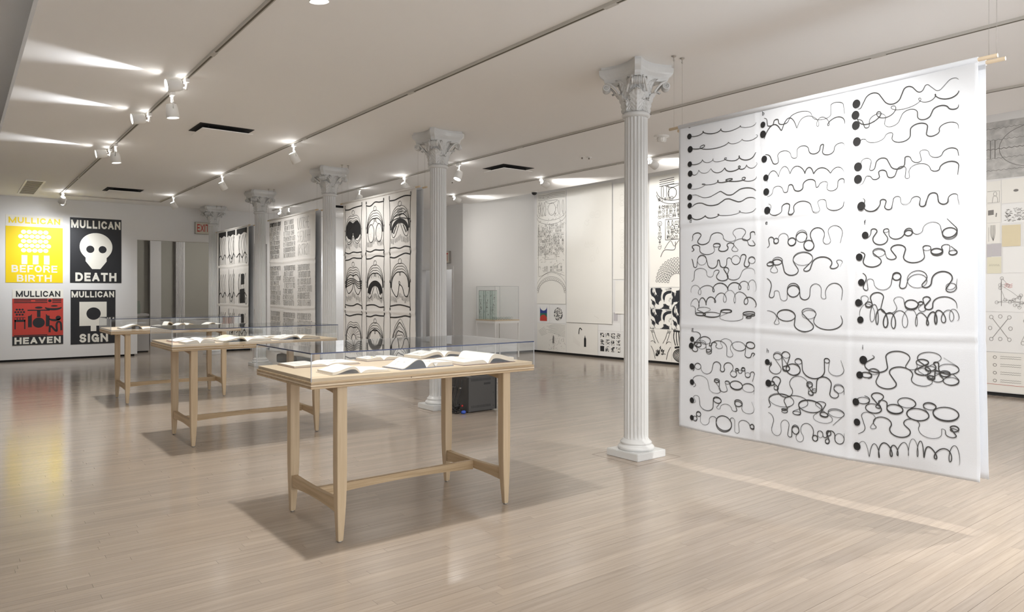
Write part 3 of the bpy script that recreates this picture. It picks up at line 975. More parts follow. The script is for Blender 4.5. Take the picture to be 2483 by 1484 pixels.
# --- fifth hanging: tall outline drawing with black blocks
t5, lay5 = make_banner(B5Y, 'white cloth banner with black blocks and tall outlined shapes, farthest of the hangings', 51, M['cloth_warm'], 'banners hung between the columns')
L5 = mirror_lay(lay5)
r5 = random.Random(12)
rows5 = [(2.83, 2.06), (2.01, 1.18), (1.12, 0.42)]
cols5 = [(17.45, 16.90), (16.80, 16.23), (16.12, 15.42)]
for ri, (z1, z0) in enumerate(rows5):
    for ci, (ya, yb) in enumerate(cols5):
        s0, tt0 = sz(ya, z1, B5Y)
        s1, tt1 = sz(yb, z0, B5Y)
        x0, x1, y0, y1 = s0 * WB, s1 * WB, tt0 * HB, tt1 * HB
        w, h = x1 - x0, y1 - y0
        X = lambda u: x0 + u * w
        Y = lambda v: y0 + v * h
        mb = MB()
        if ri == 0:
            wav = smooth_line([(X(1), Y(0.16)), (X(0.7), Y(0.12)), (X(0.4), Y(0.17)), (X(0.2), Y(0.13)), (X(0), Y(0.18))], 4)
            mb.poly([(X(0), Y(0)), (X(1), Y(0))] + wav, L5)
        if ci == 0:
            mb.poly([(X(0), Y(0.0)), (X(0.13), Y(0.0)), (X(0.15), Y(0.6)), (X(0.10), Y(1)), (X(0), Y(1))], L5)
        for k in range(3):
            u = 0.25 + 0.27 * k
            mb.ribbon(smooth_line([(X(u + 0.10), Y(0.18)), (X(u - 0.06), Y(0.42)), (X(u + 0.03), Y(0.70)), (X(u + 0.12), Y(0.98))]), 0.010, L5)
            mb.ribbon(smooth_line([(X(u + 0.10), Y(0.18)), (X(u + 0.16), Y(0.46)), (X(u + 0.05), Y(0.72)), (X(u - 0.02), Y(0.98))]), 0.007, L5)
        mb.ribbon(smooth_line([(X(0), Y(0.80)), (X(0.3), Y(0.70)), (X(0.55), Y(0.82)), (X(0.8), Y(0.68)), (X(1), Y(0.78))]), 0.022, L5)
        if ci == 1:
            mb.ribbon(smooth_line([(X(0.15), Y(0.05)), (X(0.2), Y(0.7)), (X(0.5), Y(0.92)), (X(0.8), Y(0.6)), (X(0.8), Y(0.05))]), 0.016, L5)
        if ci == 2:
            mb.poly([(X(0.45), Y(0.2)), (X(0.75), Y(0.2)), (X(0.78), Y(0.46)), (X(0.46), Y(0.48))], L5) if ri else None
            mb.poly([(X(0.35), Y(0.60)), (X(0.8), Y(0.58)), (X(0.85), Y(0.95)), (X(0.36), Y(0.96))], L5) if ri == 1 else None
            mb.ribbon(arc(X(0.96), Y(0.9), 0.05, 0.07, 0, 2 * PI, 16), 0.012, L5)
            mb.ribbon([(X(0.25), Y(0.2)), (X(0.27), Y(0.95))], 0.016, L5)
        obj('ink_print', mb, M['ink'], t5, normals=False)

for yc, what, sd in ((B1Y, 'white reverse cloth hanging behind the banner of looping brush lines', 12), (B3Y, 'white reverse cloth hanging behind the banner of nine framed arches', 32), (B4Y, 'white reverse cloth hanging behind the banner of hand lettering', 42), (B5Y, 'white reverse cloth hanging behind the banner with black blocks', 52)):
    make_banner(yc - 0.008, what, sd, M['cloth'], 'reverse cloths of the double hangings', True, BX + 0.10)

# ------------------------------------------------------------------ columns
def make_column():
    c = thing('column', 'col', 'column', (0, 0, 0), 0, 'row of white fluted columns')
    R = 0.108
    obj('plinth', MB().box(-0.183, 0.183, -0.183, 0.183, 0, 0.064), M['column'], c, bevel=0.005)
    obj('base_molding', MB().lathe([(0.152, 0.062), (0.160, 0.072), (0.160, 0.088), (0.150, 0.100), (0.136, 0.106), (0.134, 0.116), (0.140, 0.124), (0.134, 0.134), (0.120, 0.142), (R + 0.004, 0.158)], 40), M['column'], c)
    zs = [0.15, 0.158, 0.175, 0.2, 1.2, 2.2, 2.96, 2.985, 2.995]
    nfl = 20
    per = 12
    rings = []
    for z in zs:
        ring = []
        taper = R - 0.006 * max(0, (z - 0.6)) / 2.4
        depth = 0.0095
        if z < 0.16 or z > 2.99:
            depth = 0
        elif z < 0.18 or z > 2.98:
            depth = 0.006
        for i in range(nfl * per):
            ph = (i % per) / per
            d = depth * (math.sin(PI * (ph - 0.14) / 0.72) ** 0.7 if 0.14 < ph < 0.86 else 0)
            a = 2 * PI * i / (nfl * per)
            ring.append(((taper - d) * math.cos(a), (taper - d) * math.sin(a), z))
        rings.append(ring)
    obj('shaft', MB().loops(rings), M['column'], c)
    obj('collar', MB().lathe([(0.100, 2.985), (0.118, 2.992), (0.125, 3.006), (0.122, 3.020), (0.112, 3.028), (0.104, 3.034)], 40), M['column'], c)
    cap = obj('capital', MB().lathe([(0.102, 3.03), (0.104, 3.10), (0.110, 3.17), (0.124, 3.24), (0.150, 3.29), (0.155, 3.32)], 40), M['column'], c)
    def abacus_ring(hw, cut, bow, z):
        pts = []
        for k in range(4):
            a = PI / 2 * k
            ca, sa = math.cos(a), math.sin(a)
            for i in range(13):
                u = -1 + 2 * i / 12
                x = u * (hw - cut)
                yv = -hw + bow * (1 - u * u)
                pts.append((x * ca - yv * sa, x * sa + yv * ca, z))
        return pts
    prof = [(0.205, 0.035, 0.055, 3.295), (0.215, 0.035, 0.058, 3.315), (0.218, 0.036, 0.060, 3.335), (0.240, 0.036, 0.064, 3.360), (0.243, 0.036, 0.064, 3.366), (0.247, 0.037, 0.064, 3.374), (0.250, 0.037, 0.062, 3.415), (0.236, 0.037, 0.058, 3.419), (0.236, 0.037, 0.056, CEIL)]
    obj('abacus', MB().loops([abacus_ring(*p) for p in prof]), M['column'], c)
    def leaf(ang, w, z0, h, r0, out, curl, lobes=5, depth=0.012):
        nx, nz = 18, 34
        vs, fs = [], []
        for k in range(nz + 1):
            t = k / nz
            rr = r0 + out * t ** 2.2
            z = z0 + h * t
            if t > 0.8:
                q = (t - 0.8) / 0.2
                rr += curl * q
                z -= curl * 1.1 * q * q
            wid = w * (0.72 + 0.5 * math.sin(PI * min(1, t * 1.05)) ** 0.9) * (1 - 0.75 * max(0, t - 0.72) / 0.28)
            wid *= 0.70 + 0.30 * abs(math.sin(PI * lobes * t)) ** 0.6
            for i in range(nx + 1):
                u = -1 + 2 * i / nx
                a = ang + u * wid / 2 / (r0 + 0.03)
                rib = depth * (0.9 * math.exp(-(u / 0.13) ** 2) + 0.65 * abs(math.sin(PI * (abs(u) * 2.2 - lobes * t * 0.8)))) * (1 - t * 0.3)
                vs.append(((rr + rib - 0.010 * u * u) * math.cos(a), (rr + rib - 0.010 * u * u) * math.sin(a), z))
        for k in range(nz):
            for i in range(nx):
                a = k * (nx + 1) + i
                fs.append((a, a + 1, a + nx + 2, a + nx + 1))
        o = obj('leaf', MB().add(vs, fs, True), M['column'], cap, normals=False)
        m_ = o.modifiers.new('thickness', 'SOLIDIFY')
        m_.thickness = 0.008
        m_.offset = -1
    for k in range(4):
        leaf(PI / 4 + k * PI / 2, 0.150, 3.032, 0.195, 0.108, 0.075, 0.022, 6, 0.015)
        leaf(k * PI / 2, 0.085, 3.032, 0.120, 0.106, 0.020, 0.016, 4, 0.017)
        leaf(k * PI / 2 + 0.36, 0.118, 3.130, 0.190, 0.116, 0.058, 0.016, 6, 0.016)
        leaf(k * PI / 2 - 0.36, 0.118, 3.130, 0.190, 0.116, 0.058, 0.016, 6, 0.016)
        # rolled volute under each horn of the abacus
        a = PI / 4 + k * PI / 2
        sp = MB()
        for side in (-1, 1):
            pts = []
            for i in range(44):
                th = i / 43 * 4.3 * PI
                rr = 0.034 * (1 - i / 50)
                rad = 0.262 + rr * math.cos(th + 0.5 * PI)
                z = 3.258 + rr * math.sin(th + 0.5 * PI)
                off = side * 0.047
                pts.append((rad * math.cos(a) - off * math.sin(a), rad * math.sin(a) + off * math.cos(a), z))
            stem = []
            for i in range(12):
                q = i / 11
                rad = 0.150 + 0.112 * q
                z = 3.19 + 0.102 * math.sin(q * PI / 2)
                off = side * (0.047 + 0.040 * (1 - q))
                stem.append((rad * math.cos(a) - off * math.sin(a), rad * math.sin(a) + off * math.cos(a), z))
            sp.tube(stem + pts, [0.010] * len(stem) + [0.010 - 0.006 * i / 43 for i in range(44)], 7)
        core = Matrix.Rotation(a, 4, 'Z') @ Matrix.Translation((0.258, 0, 3.256)) @ Matrix.Rotation(PI / 2, 4, 'X')
        obj('volute', MB().lathe([(0.028 + 0.006 * (1 - (q / 0.043) ** 2) + 0.0045 * math.cos(q * 2 * PI / 0.0135), q) for q in [-0.043 + 0.086 * i / 48 for i in range(49)]], 22, core), M['column'], cap)
        obj('volute_scroll', sp, M['column'], cap)
    return c
CX = 4.76
CY = [4.30, 7.585, 10.87, 14.16, 17.40]
CL = ['white fluted column standing tallest, with a floor patch around its base', 'white fluted column beside the dark grey equipment cabinet', 'white fluted column between the arch drawings and the hand lettering banner', 'white fluted column between the hand lettering and the black block banner', 'white fluted column in front of the wide doorway']
c0 = make_column()
for k in range(5):
    c = c0 if k == 0 else copy_tree(c0)
    c.location = (CX, CY[k], 0)
    c['label'] = CL[k]
# square of boards let into the floor around each column base
for k in range(2):
    q = 0.275
    p = MB()
    for a, b, c_, d in ((-q, q, -q, -q + 0.004), (-q, q, q - 0.004, q), (-q, -q + 0.004, -q + 0.004, q - 0.004), (q - 0.004, q, -q + 0.004, q - 0.004)):
        p.box(CX + a, CX + b, CY[k] + c_, CY[k] + d, -0.004, 0.0006)
    obj('floor_joint', p, M['subfloor'], fl)

# ------------------------------------------------------------------ display tables
TX0, TX1, TY0, TY1 = -0.80, 0.82, -0.42, 0.49      # top, about the legs' middle
def make_table():
    t = thing('display_table', 'tab', 'table', (0, 0, 0), 0, 'birch display tables')
    def ring(i, z):
        return [(TX0 + i, TY0 + i, z), (TX1 - i, TY0 + i, z), (TX1 - i, TY1 - i, z), (TX0 + i, TY1 - i, z)]
    obj('top_board', MB().loops([ring(0.010, 0.9445), ring(0.010, 0.963), ring(0.012, 0.965)]), M['table'], t)
    z = 0.903
    for k in range(3):
        ins = (0.002, 0.0, 0.0015)[k]
        obj('plywood_layer', MB().loops([ring(ins + 0.005, z), ring(ins, z + 0.0016), ring(ins, z + 0.0122), ring(ins + 0.005, z + 0.0138)]), M['railX'] if k != 1 else M['table'], t)
        z += 0.0138
    # knots and nail holes in the ply edge
    obj('edge_knot', MB().lathe([(0.0035, 0), (0.0035, 0.002)], 10, Matrix.Translation((-0.16, TY0 + 0.0005, 0.928)) @ Matrix.Rotation(PI / 2, 4, 'X')), M['subfloor'], t)
    lx, ly = 0.600, 0.362
    for sx in (-1, 1):
        for sy in (-1, 1):
            rings = []
            for z, hw in ((0.008, 0.0155), (0.02, 0.0170), (0.12, 0.0225), (0.22, 0.0270), (0.32, 0.0298), (0.45, 0.0310), (0.903, 0.0310)):
                b = 0.003
                cx, cy = sx * lx, sy * ly
                # the outer faces stay plumb, the inner faces taper
                cx += sx * (0.031 - hw) * 0.35
                cy += sy * (0.031 - hw) * 0.35
                rings.append([(cx - hw + b, cy - hw, z), (cx + hw - b, cy - hw, z), (cx + hw, cy - hw + b, z), (cx + hw, cy + hw - b, z), (cx + hw - b, cy + hw, z), (cx - hw + b, cy + hw, z), (cx - hw, cy + hw - b, z), (cx - hw, cy - hw + b, z)])
            lg = obj('leg', MB().loops(rings), M['leg'], t)
            obj('foot_glide', MB().lathe([(0.012, 0.0), (0.013, 0.004), (0.012, 0.009)], 14, Matrix.Translation((sx * (lx + 0.0054), sy * (ly + 0.0054), 0))), M['steel'], lg)
    for sx in (-1, 1):
        x = sx * lx
        rings = []
        for i in range(9):
            u = -1 + 2 * i / 8
            yy = u * (ly - 0.029)
            lo, hi = 0.165 + 0.016 * (1 - u * u), 0.245 - 0.008 * (1 - u * u)
            rings.append([(x - 0.017, yy, lo), (x + 0.017, yy, lo), (x + 0.017, yy, hi), (x - 0.017, yy, hi)])
        obj('end_rail', MB().loops(rings), M['railY'], t)
        rings = []
        for i in range(9):
            u = -1 + 2 * i / 8
            yy = u * (ly - 0.030)
            lo = 0.852 + 0.026 * (1 - u * u)
            rings.append([(x - 0.015, yy, lo), (x + 0.015, yy, lo), (x + 0.015, yy, 0.903), (x - 0.015, yy, 0.903)])
        obj('top_rail', MB().loops(rings), M['railY'], t)
    rings = []
    for i in range(15):
        u = -1 + 2 * i / 14
        xx = u * (lx - 0.017)
        rings.append([(xx, -0.016, 0.172 + 0.022 * (1 - u * u)), (xx, 0.016, 0.172 + 0.022 * (1 - u * u)), (xx, 0.016, 0.236), (xx, -0.016, 0.236)])
    obj('stretcher', MB().loops(rings), M['railX'], t)
    return t
def make_cover():
    """Clear acrylic cover: stands on the ledge of the plywood around the top board."""
    t = thing('acrylic_cover', 'cov', 'display case', (0, 0, 0), 0, 'acrylic covers over the display tables')
    a, b, c, d = TX0 + 0.002, TX1 - 0.002, TY0 + 0.002, TY1 - 0.002
    e = 0.006
    z0, z1 = 0.9447, 1.102
    obj('pane', MB().box(a, b, c, c + e, z0, z1), M['acrylic'], t)
    obj('pane', MB().box(a, b, d - e, d, z0, z1), M['acrylic'], t)
    obj('pane', MB().box(a, a + e, c + e, d - e, z0, z1), M['acrylic'], t)
    obj('pane', MB().box(b - e, b, c + e, d - e, z0, z1), M['acrylic'], t)
    obj('lid_pane', MB().box(a, b, c, d, z1, z1 + e), M['acrylic_lid'], t)
    g = 0.0016
    obj('rim_edge', MB().box(a - g, b + g, c - g, c - 0.0003, z1 - 0.001, z1 + e), M['edge_blue'], t)
    obj('rim_edge', MB().box(a - g, a - 0.0003, c, d, z1 - 0.001, z1 + e), M['edge_blue'], t)
    obj('rim_edge', MB().box(a, b, d + 0.0003, d + g, z1 + 0.001, z1 + e - 0.002), M['edge_grey'], t)
    obj('rim_edge', MB().box(b + 0.0003, b + g, c, d, z1, z1 + e - 0.001), M['edge_grey'], t)
    for x in (a, b):
        for yv in (c, d):
            obj('corner_edge', MB().box(x - 0.0022, x + 0.0022, yv - 0.0022, yv + 0.0022, z0, z1), M['edge_grey'], t)
    return t
TCX, TCY = 2.365, [4.24, 7.465, 10.70]
TL = ['birch display table with six open sketchbooks on it', 'birch display table with blue and pink sketchbooks, middle one of the row', 'birch display table in front of the posters wall, last of the row']
t0 = make_table()
v0 = make_cover()
for k in range(3):
    t = t0 if k == 0 else copy_tree(t0)
    t.location = (TCX, TCY[k], 0)
    t['label'] = TL[k]
    v = v0 if k == 0 else copy_tree(v0)
    v.location = (TCX, TCY[k], 0)
    v['label'] = ['clear blue-edged acrylic cover over the table with six sketchbooks', 'clear acrylic cover over the middle table of the row', 'clear acrylic cover over the table before the posters wall'][k]

# ------------------------------------------------------------------ open sketchbooks
rb = random.Random(21)
def book(label, x, y, rz, wl, wr, dep, tl, tr, hl, hr, cover, draw=0, fill=None, pages='page', drawm='pencil', ztop=0.965):
    """An open book lying on a table: spine along local y at x = 0."""
    t = thing('sketchbook', label, 'book', (x, y, ztop), math.radians(rz), 'open sketchbooks under the acrylic covers')
    cm = mat('cover_' + '%d' % len(bpy.data.materials), cover, 0.6, bump=0.05, bscale=200)
    e = 0.006
    rings = []
    for xx in (-wl - e, -0.014, -0.006, 0.006, 0.014, wr + e):
        zz = 0.0032
        rings.append([(xx, -e, 0), (xx, dep + e, 0), (xx, dep + e, zz), (xx, -e, zz)])
    obj('cover', MB().loops(rings), cm, t)
    tops = {}
    for sg, w, th, hu in ((-1, wl, tl, hl), (1, wr, tr, hr)):
        n = 16
        up = []
        for i in range(n + 1):
            q = i / n
            z = 0.0036 + th * (1 - 0.10 * q) * min(1, (q / 0.14)) ** 0.5 * (0.45 + 0.55 * min(1, q / 0.2)) + hu * math.sin(PI * min(1, q / 0.92) ** 0.62) ** 1.3
            up.append((sg * (0.002 + (w - 0.002) * q), z))
        thick = max(th * 0.9, 0.003) if hu > 0.015 else None
        low = []
        for i in range(n + 1):
            xx, z = up[i]
            low.append((xx, 0.0034 if thick is None else max(0.0034, z - thick)))
        rings = []
        for (xx, z), (_, zl) in zip(up, low):
            rings.append([(xx, 0.002, zl), (xx, dep - 0.002, zl), (xx, dep - 0.002, z), (xx, 0.002, z)])
        blk = obj('page_block', MB().loops(rings), M['page_edge'], t)
        obj('top_page', MB().add([(xx, yv, z + 0.0006) for xx, z in up for yv in (0.003, dep - 0.003)], [(2 * i, 2 * i + 2, 2 * i + 3, 2 * i + 1) for i in range(n)], True), M[pages], t, normals=False)
        if fill is not None and hu > 0.015 and sg < 0:
            rings = []
            for (xx, z), (_, zl) in zip(up, low):
                rings.append([(xx, 0.0, 0.003), (xx, dep, 0.003), (xx, dep, max(0.0034, zl)), (xx, 0.0, max(0.0034, zl))])
            obj('end_paper', MB().loops(rings), mat('endpaper_%d' % len(bpy.data.materials), fill, 0.6), t)
        tops[sg] = (up, w)
    def on_page(sg):
        up, w = tops[sg]
        def f(a, b):
            q = min(max(a / w, 0), 1) * 16
            i = min(int(q), 15)
            z = up[i][1] + (up[i + 1][1] - up[i][1]) * (q - i)
            return (sg * a, b, z + 0.0012)
        return f, w
    for sg in (-1, 1):
        if not draw or (draw == 1 and sg > 0):
            continue
        f, w = on_page(sg)
        mb = MB()
        for k in range(9):
            cx, cy = rb.uniform(0.2, 0.8) * w, rb.uniform(0.2, 0.8) * dep
            pts = [(cx + rb.uniform(-0.12, 0.12) * w, cy + rb.uniform(-0.14, 0.14) * dep) for _ in range(4)]
            mb.ribbon(smooth_line(pts, 4), 0.0016, f)
        for k in range(5):
            cx, cy = rb.uniform(0.2, 0.8) * w, rb.uniform(0.25, 0.75) * dep
            rr = rb.uniform(0.008, 0.02)
            mb.ribbon(arc(cx, cy, rr, rr, 0, 2 * PI, 12), 0.0016, f)
        obj('ink_print', mb, M[drawm], t, normals=False)
    return t, on_page
WHITE_C, TAN_C, NAVY, BROWN = (0.55, 0.48, 0.38), (0.50, 0.38, 0.24), (0.05, 0.07, 0.16), (0.22, 0.15, 0.12)
# first table
book('large flat sketchbook open at a line drawing, near the table corner', 1.925, 4.42, 1, 0.225, 0.225, 0.27, 0.010, 0.010, 0.004, 0.003, BROWN, 2)
book('open blank sketchbook with thick cream pages beside the cover corner', 1.905, 3.89, 0, 0.18, 0.185, 0.225, 0.016, 0.010, 0.024, 0.006, WHITE_C)
b, _ = book('navy sketchbook open with its drawn page arching over dark endpaper', 2.375, 3.92, 3, 0.185, 0.205, 0.22, 0.005, 0.026, 0.050, 0.002, NAVY, 2, (0.016, 0.018, 0.026))
obj('paper_tab', MB().add([(0.05, -0.004, 0.026), (0.085, -0.004, 0.028), (0.068, -0.004, 0.006), (0.05, -0.002, 0.026), (0.085, -0.002, 0.028), (0.068, -0.002, 0.006)], [(0, 1, 2), (5, 4, 3), (0, 3, 4, 1), (1, 4, 5, 2), (2, 5, 3, 0)]), M['paper_white'], b)
b, op = book('small sketchbook open at a red and yellow painted page', 2.395, 4.53, 4, 0.135, 0.15, 0.16, 0.016, 0.014, 0.006, 0.006, BROWN, 1)
f, w = op(1)
obj('red_patch', MB().poly([(0.02, 0.07), (0.10, 0.07), (0.11, 0.13), (0.03, 0.135)], f), mat('painted_red', (0.65, 0.05, 0.04), 0.6), b, normals=False)
f, w = op(-1)
obj('yellow_patch', MB().poly([(0.03, 0.03), (0.08, 0.03), (0.07, 0.07), (0.03, 0.08)], f), mat('painted_yellow', (0.7, 0.6, 0.05), 0.6), b, normals=False)
book('thick scrapbook with notes bulging from its pages at the back of the table', 2.86, 4.47, 7, 0.215, 0.215, 0.21, 0.022, 0.022, 0.020, 0.016, (0.30, 0.24, 0.19), 2)
book('large brown sketchbook open with a curled drawn page at the table end', 2.835, 3.885, 1, 0.20, 0.225, 0.37, 0.020, 0.032, 0.005, 0.028, (0.20, 0.13, 0.12), 2, drawm='pencil_faint')
# second table
book('pink-covered sketchbook open near the corner of the middle table', 1.86, 7.36, 4, 0.20, 0.20, 0.27, 0.010, 0.010, 0.018, 0.016, (0.55, 0.30, 0.27), 0)
book('small olive sketchbook open in front of the pink-covered one', 1.815, 7.07, 3, 0.13, 0.135, 0.20, 0.016, 0.020, 0.014, 0.012, (0.30, 0.27, 0.19), 0)
book('large grey sketchbook open with white pages on the middle table', 2.26, 7.09, 4, 0.23, 0.235, 0.24, 0.014, 0.020, 0.026, 0.003, (0.28, 0.29, 0.27), 0)
book('cream sketchbook tilted open behind the large grey one', 2.30, 7.47, 6, 0.19, 0.17, 0.23, 0.008, 0.008, 0.030, 0.006, TAN_C, 0, pages='paper_yellow')
book('thin tan notebook lying open at the back of the middle table', 2.62, 7.58, -3, 0.11, 0.11, 0.20, 0.005, 0.005, 0.003, 0.003, TAN_C, 0)
book('thin pale pink notebook open beside the steel-blue sketchbook', 2.86, 7.58, 4, 0.10, 0.12, 0.20, 0.004, 0.004, 0.003, 0.003, (0.60, 0.42, 0.36), 0)
book('steel-blue sketchbook open with tinted drawings at the middle table end', 2.80, 7.10, 3, 0.215, 0.21, 0.26, 0.014, 0.022, 0.024, 0.012, (0.07, 0.09, 0.17), 2)
# third table
book('dark-edged book with one page arching, near the far table corner', 1.94, 10.325, 1, 0.25, 0.26, 0.26, 0.018, 0.006, 0.040, 0.002, (0.16, 0.14, 0.13), 0, (0.06, 0.055, 0.05))
book('cream book with a rolled page at the back of the far table', 2.33, 10.78, 5, 0.16, 0.13, 0.22, 0.010, 0.016, 0.006, 0.050, (0.15, 0.12, 0.10), 0)
book('white book with both halves arching high on the far table', 2.50, 10.40, 4, 0.16, 0.15, 0.24, 0.016, 0.016, 0.040, 0.036, (0.45, 0.38, 0.28), 0)
book('wide open white book at the end of the far table', 2.90, 10.40, 3, 0.19, 0.17, 0.25, 0.012, 0.012, 0.044, 0.026, (0.50, 0.42, 0.30), 0)

# ------------------------------------------------------------------ posters on the back wall
def poster(label, x0, x1, z0, z1, base):
    t = thing('poster', label, 'poster', (x0, YB - 0.0015, z0), 0, 'silkscreen posters on the wall')
    w, h = x1 - x0, z1 - z0
    obj('sheet', MB().box(0, w, -0.004, 0, 0, h), base, t)
    return t, w, h
def flat(name, parent, pts, m, y=-0.0055):
    return obj(name, MB().poly(pts, lambda a, b: (a, y, b)), m, parent, normals=False)
KP = YB / 18.14
px = lambda v: v * KP
pz = lambda z: 1.45 + (z - 1.45) * KP
t, w, h = poster('yellow poster of white circles, upper one beside the wall edge', px(0.835), px(1.846), pz(1.647), pz(3.063), M['pcream'])
H2 = (2.829 - 1.647) / (3.063 - 1.647) * h
flat('yellow_field', t, [(0, 0), (w, 0), (w, H2), (0, H2)], M['pyellow'])
lettering('MULLICAN', 0.05 * w, 0.95 * w, H2 + 0.065, H2 + 0.19, -0.0065, M['pyellow'], t)
lettering('BEFORE', 0.10 * w, 0.90 * w, 0.215, 0.365, -0.0065, M['pcream'], t)
lettering('BIRTH', 0.19 * w, 0.80 * w, 0.02, 0.165, -0.0065, M['pcream'], t)
for ri in range(5):
    n = 6 if ri % 2 else 5
    for k in range(n):
        cx = 0.5 * w + (k - (n - 1) / 2) * 0.097 * w
        cz = H2 * (0.905 - 0.082 * ri)
        flat('white_circle', t, circ(cx, cz, 0.046 * w, 0.045), M['pcream'], -0.0068)
for k in range(3):
    cx = (0.32 + 0.195 * k) * w
    flat('white_bar', t, [(cx - 0.05 * w, 0.385), (cx + 0.05 * w, 0.385), (cx + 0.05 * w, 0.575), (cx - 0.05 * w, 0.575)], M['pcream'], -0.0064)

t, w, h = poster('black poster with a white skull shape, beside the yellow one', px(1.979), px(2.972), pz(1.650), pz(3.078), M['pblack'])
lettering('MULLICAN', 0.02 * w, 0.98 * w, h - 0.225, h - 0.05, -0.0065, M['pcream'], t, bold=0.24)
lettering('DEATH', 0.10 * w, 0.90 * w, 0.035, 0.225, -0.0065, M['pcream'], t, bold=0.24)
sk = arc(0.5 * w, 0.56 * h, 0.32 * w, 0.215 * h, -0.22 * PI, 1.22 * PI, 30)
sk += [(0.295 * w, 0.39 * h), (0.295 * w, 0.335 * h), (0.42 * w, 0.215 * h), (0.58 * w, 0.215 * h), (0.705 * w, 0.335 * h), (0.705 * w, 0.39 * h)]
flat('skull_shape', t, sk, M['pcream'])
for u in (0.385, 0.625):
    flat('eye_hole', t, circ(u * w, 0.52 * h, 0.078 * w, 0.056 * h, 24), M['pblack'], -0.0068)

t, w, h = poster('red poster with black shapes, below the yellow one', px(0.950), px(1.853), pz(0.328), pz(1.503), M['pcream'])
flat('red_field', t, [(0, 0.19), (w, 0.19), (w, h - 0.19), (0, h - 0.19)], M['pred'])
flat('black_band', t, [(0, 0), (w, 0), (w, 0.19), (0, 0.19)], M['pblack'])
lettering('MULLICAN', 0.07 * w, 0.94 * w, h - 0.155, h - 0.03, -0.0065, M['pblack'], t)
lettering('HEAVEN', 0.04 * w, 0.95 * w, 0.025, 0.165, -0.0065, M['pcream'], t, bold=0.24)
def shp(pts, m=M['pblack'], y=-0.0066):
    flat('black_shape', t, [(a * w, b * h) for a, b in pts], m, y)
def rect(a, b, c, d):
    shp([(a, c), (b, c), (b, d), (a, d)])
for c in (0.765, 0.795, 0.825):
    rect(0.03, 0.68, c - 0.008, c + 0.008) if c != 0.795 else (rect(0.03, 0.36, c - 0.008, c + 0.008), rect(0.44, 0.68, c - 0.008, c + 0.008))
    rect(0.78, 0.96, c - 0.008, c + 0.008)
shp(circ(0.73, 0.795, 0.034, 0.026))
rect(0.03, 0.68, 0.168, 0.184)
shp(circ(0.51, 0.40, 0.12, 0.092, 28))
rect(0.475, 0.545, 0.50, 0.62)
rect(0.29, 0.73, 0.615, 0.635)
shp([(0.30, 0.32), (0.375, 0.32), (0.375, 0.56), (0.345, 0.53), (0.30, 0.52)])
shp([(0.65, 0.33), (0.725, 0.33), (0.725, 0.52), (0.68, 0.53), (0.65, 0.56)])
for ri, n in enumerate((3, 4, 3)):
    for k in range(n):
        shp(circ(0.14 + (k - (n - 1) / 2) * 0.055, 0.64 - 0.045 * ri, 0.023, 0.018, 14))
rect(0.04, 0.065, 0.29, 0.46); rect(0.225, 0.25, 0.29, 0.46); rect(0.04, 0.25, 0.42, 0.50)
for k in range(4):
    flat('red_dot', t, [(a * w, b * h) for a, b in circ(0.065 + 0.055 * k, 0.475, 0.022, 0.017, 12)], M['pred'], -0.0074)
for a0, cx, cz, rx, rz_ in ((0, 0.80, 0.67, 0.17, 0.05), (1, 0.83, 0.47, 0.12, 0.05)):
    o_ = arc(cx, cz, rx, rz_, PI, 2 * PI, 14)
    i_ = arc(cx, cz + 0.012, rx * 0.9, rz_ * 0.45, 2 * PI, PI, 14)
    shp(o_ + i_)
shp(circ(0.82, 0.70, 0.07, 0.014)); shp(circ(0.51, 0.672, 0.075, 0.02)); shp(circ(0.90, 0.48, 0.055, 0.04))
mbz = MB()
mbz.ribbon([(a * w, b * h) for a, b in smooth_line([(0.725, 0.22), (0.73, 0.31), (0.76, 0.33), (0.84, 0.25), (0.87, 0.25), (0.865, 0.36), (0.90, 0.41), (0.95, 0.38), (0.96, 0.25)], 5)], 0.038, lambda a, b: (a, -0.0066, b))
obj('black_shape', mbz, M['pblack'], t, normals=False)

t, w, h = poster('black poster with a white square sign and a dark disc', px(1.990), px(2.852), pz(0.304), pz(1.496), M['pblack'])
lettering('MULLICAN', 0.02 * w, 0.97 * w, h - 0.165, h - 0.03, -0.0065, M['pcream'], t, bold=0.23)
lettering('SIGN', 0.19 * w, 0.83 * w, 0.035, 0.225, -0.0065, M['pcream'], t, bold=0.24)
flat('sign_board', t, [(0.19 * w, 0.335 * h), (0.44 * w, 0.335 * h), (0.44 * w, 0.235 * h), (0.565 * w, 0.235 * h), (0.565 * w, 0.335 * h), (0.80 * w, 0.335 * h), (0.80 * w, 0.78 * h), (0.19 * w, 0.78 * h)], M['pcream'])
flat('dark_disc', t, circ(0.505 * w, 0.56 * h, 0.16 * w, 0.115 * h, 30), M['pblack'], -0.0068)

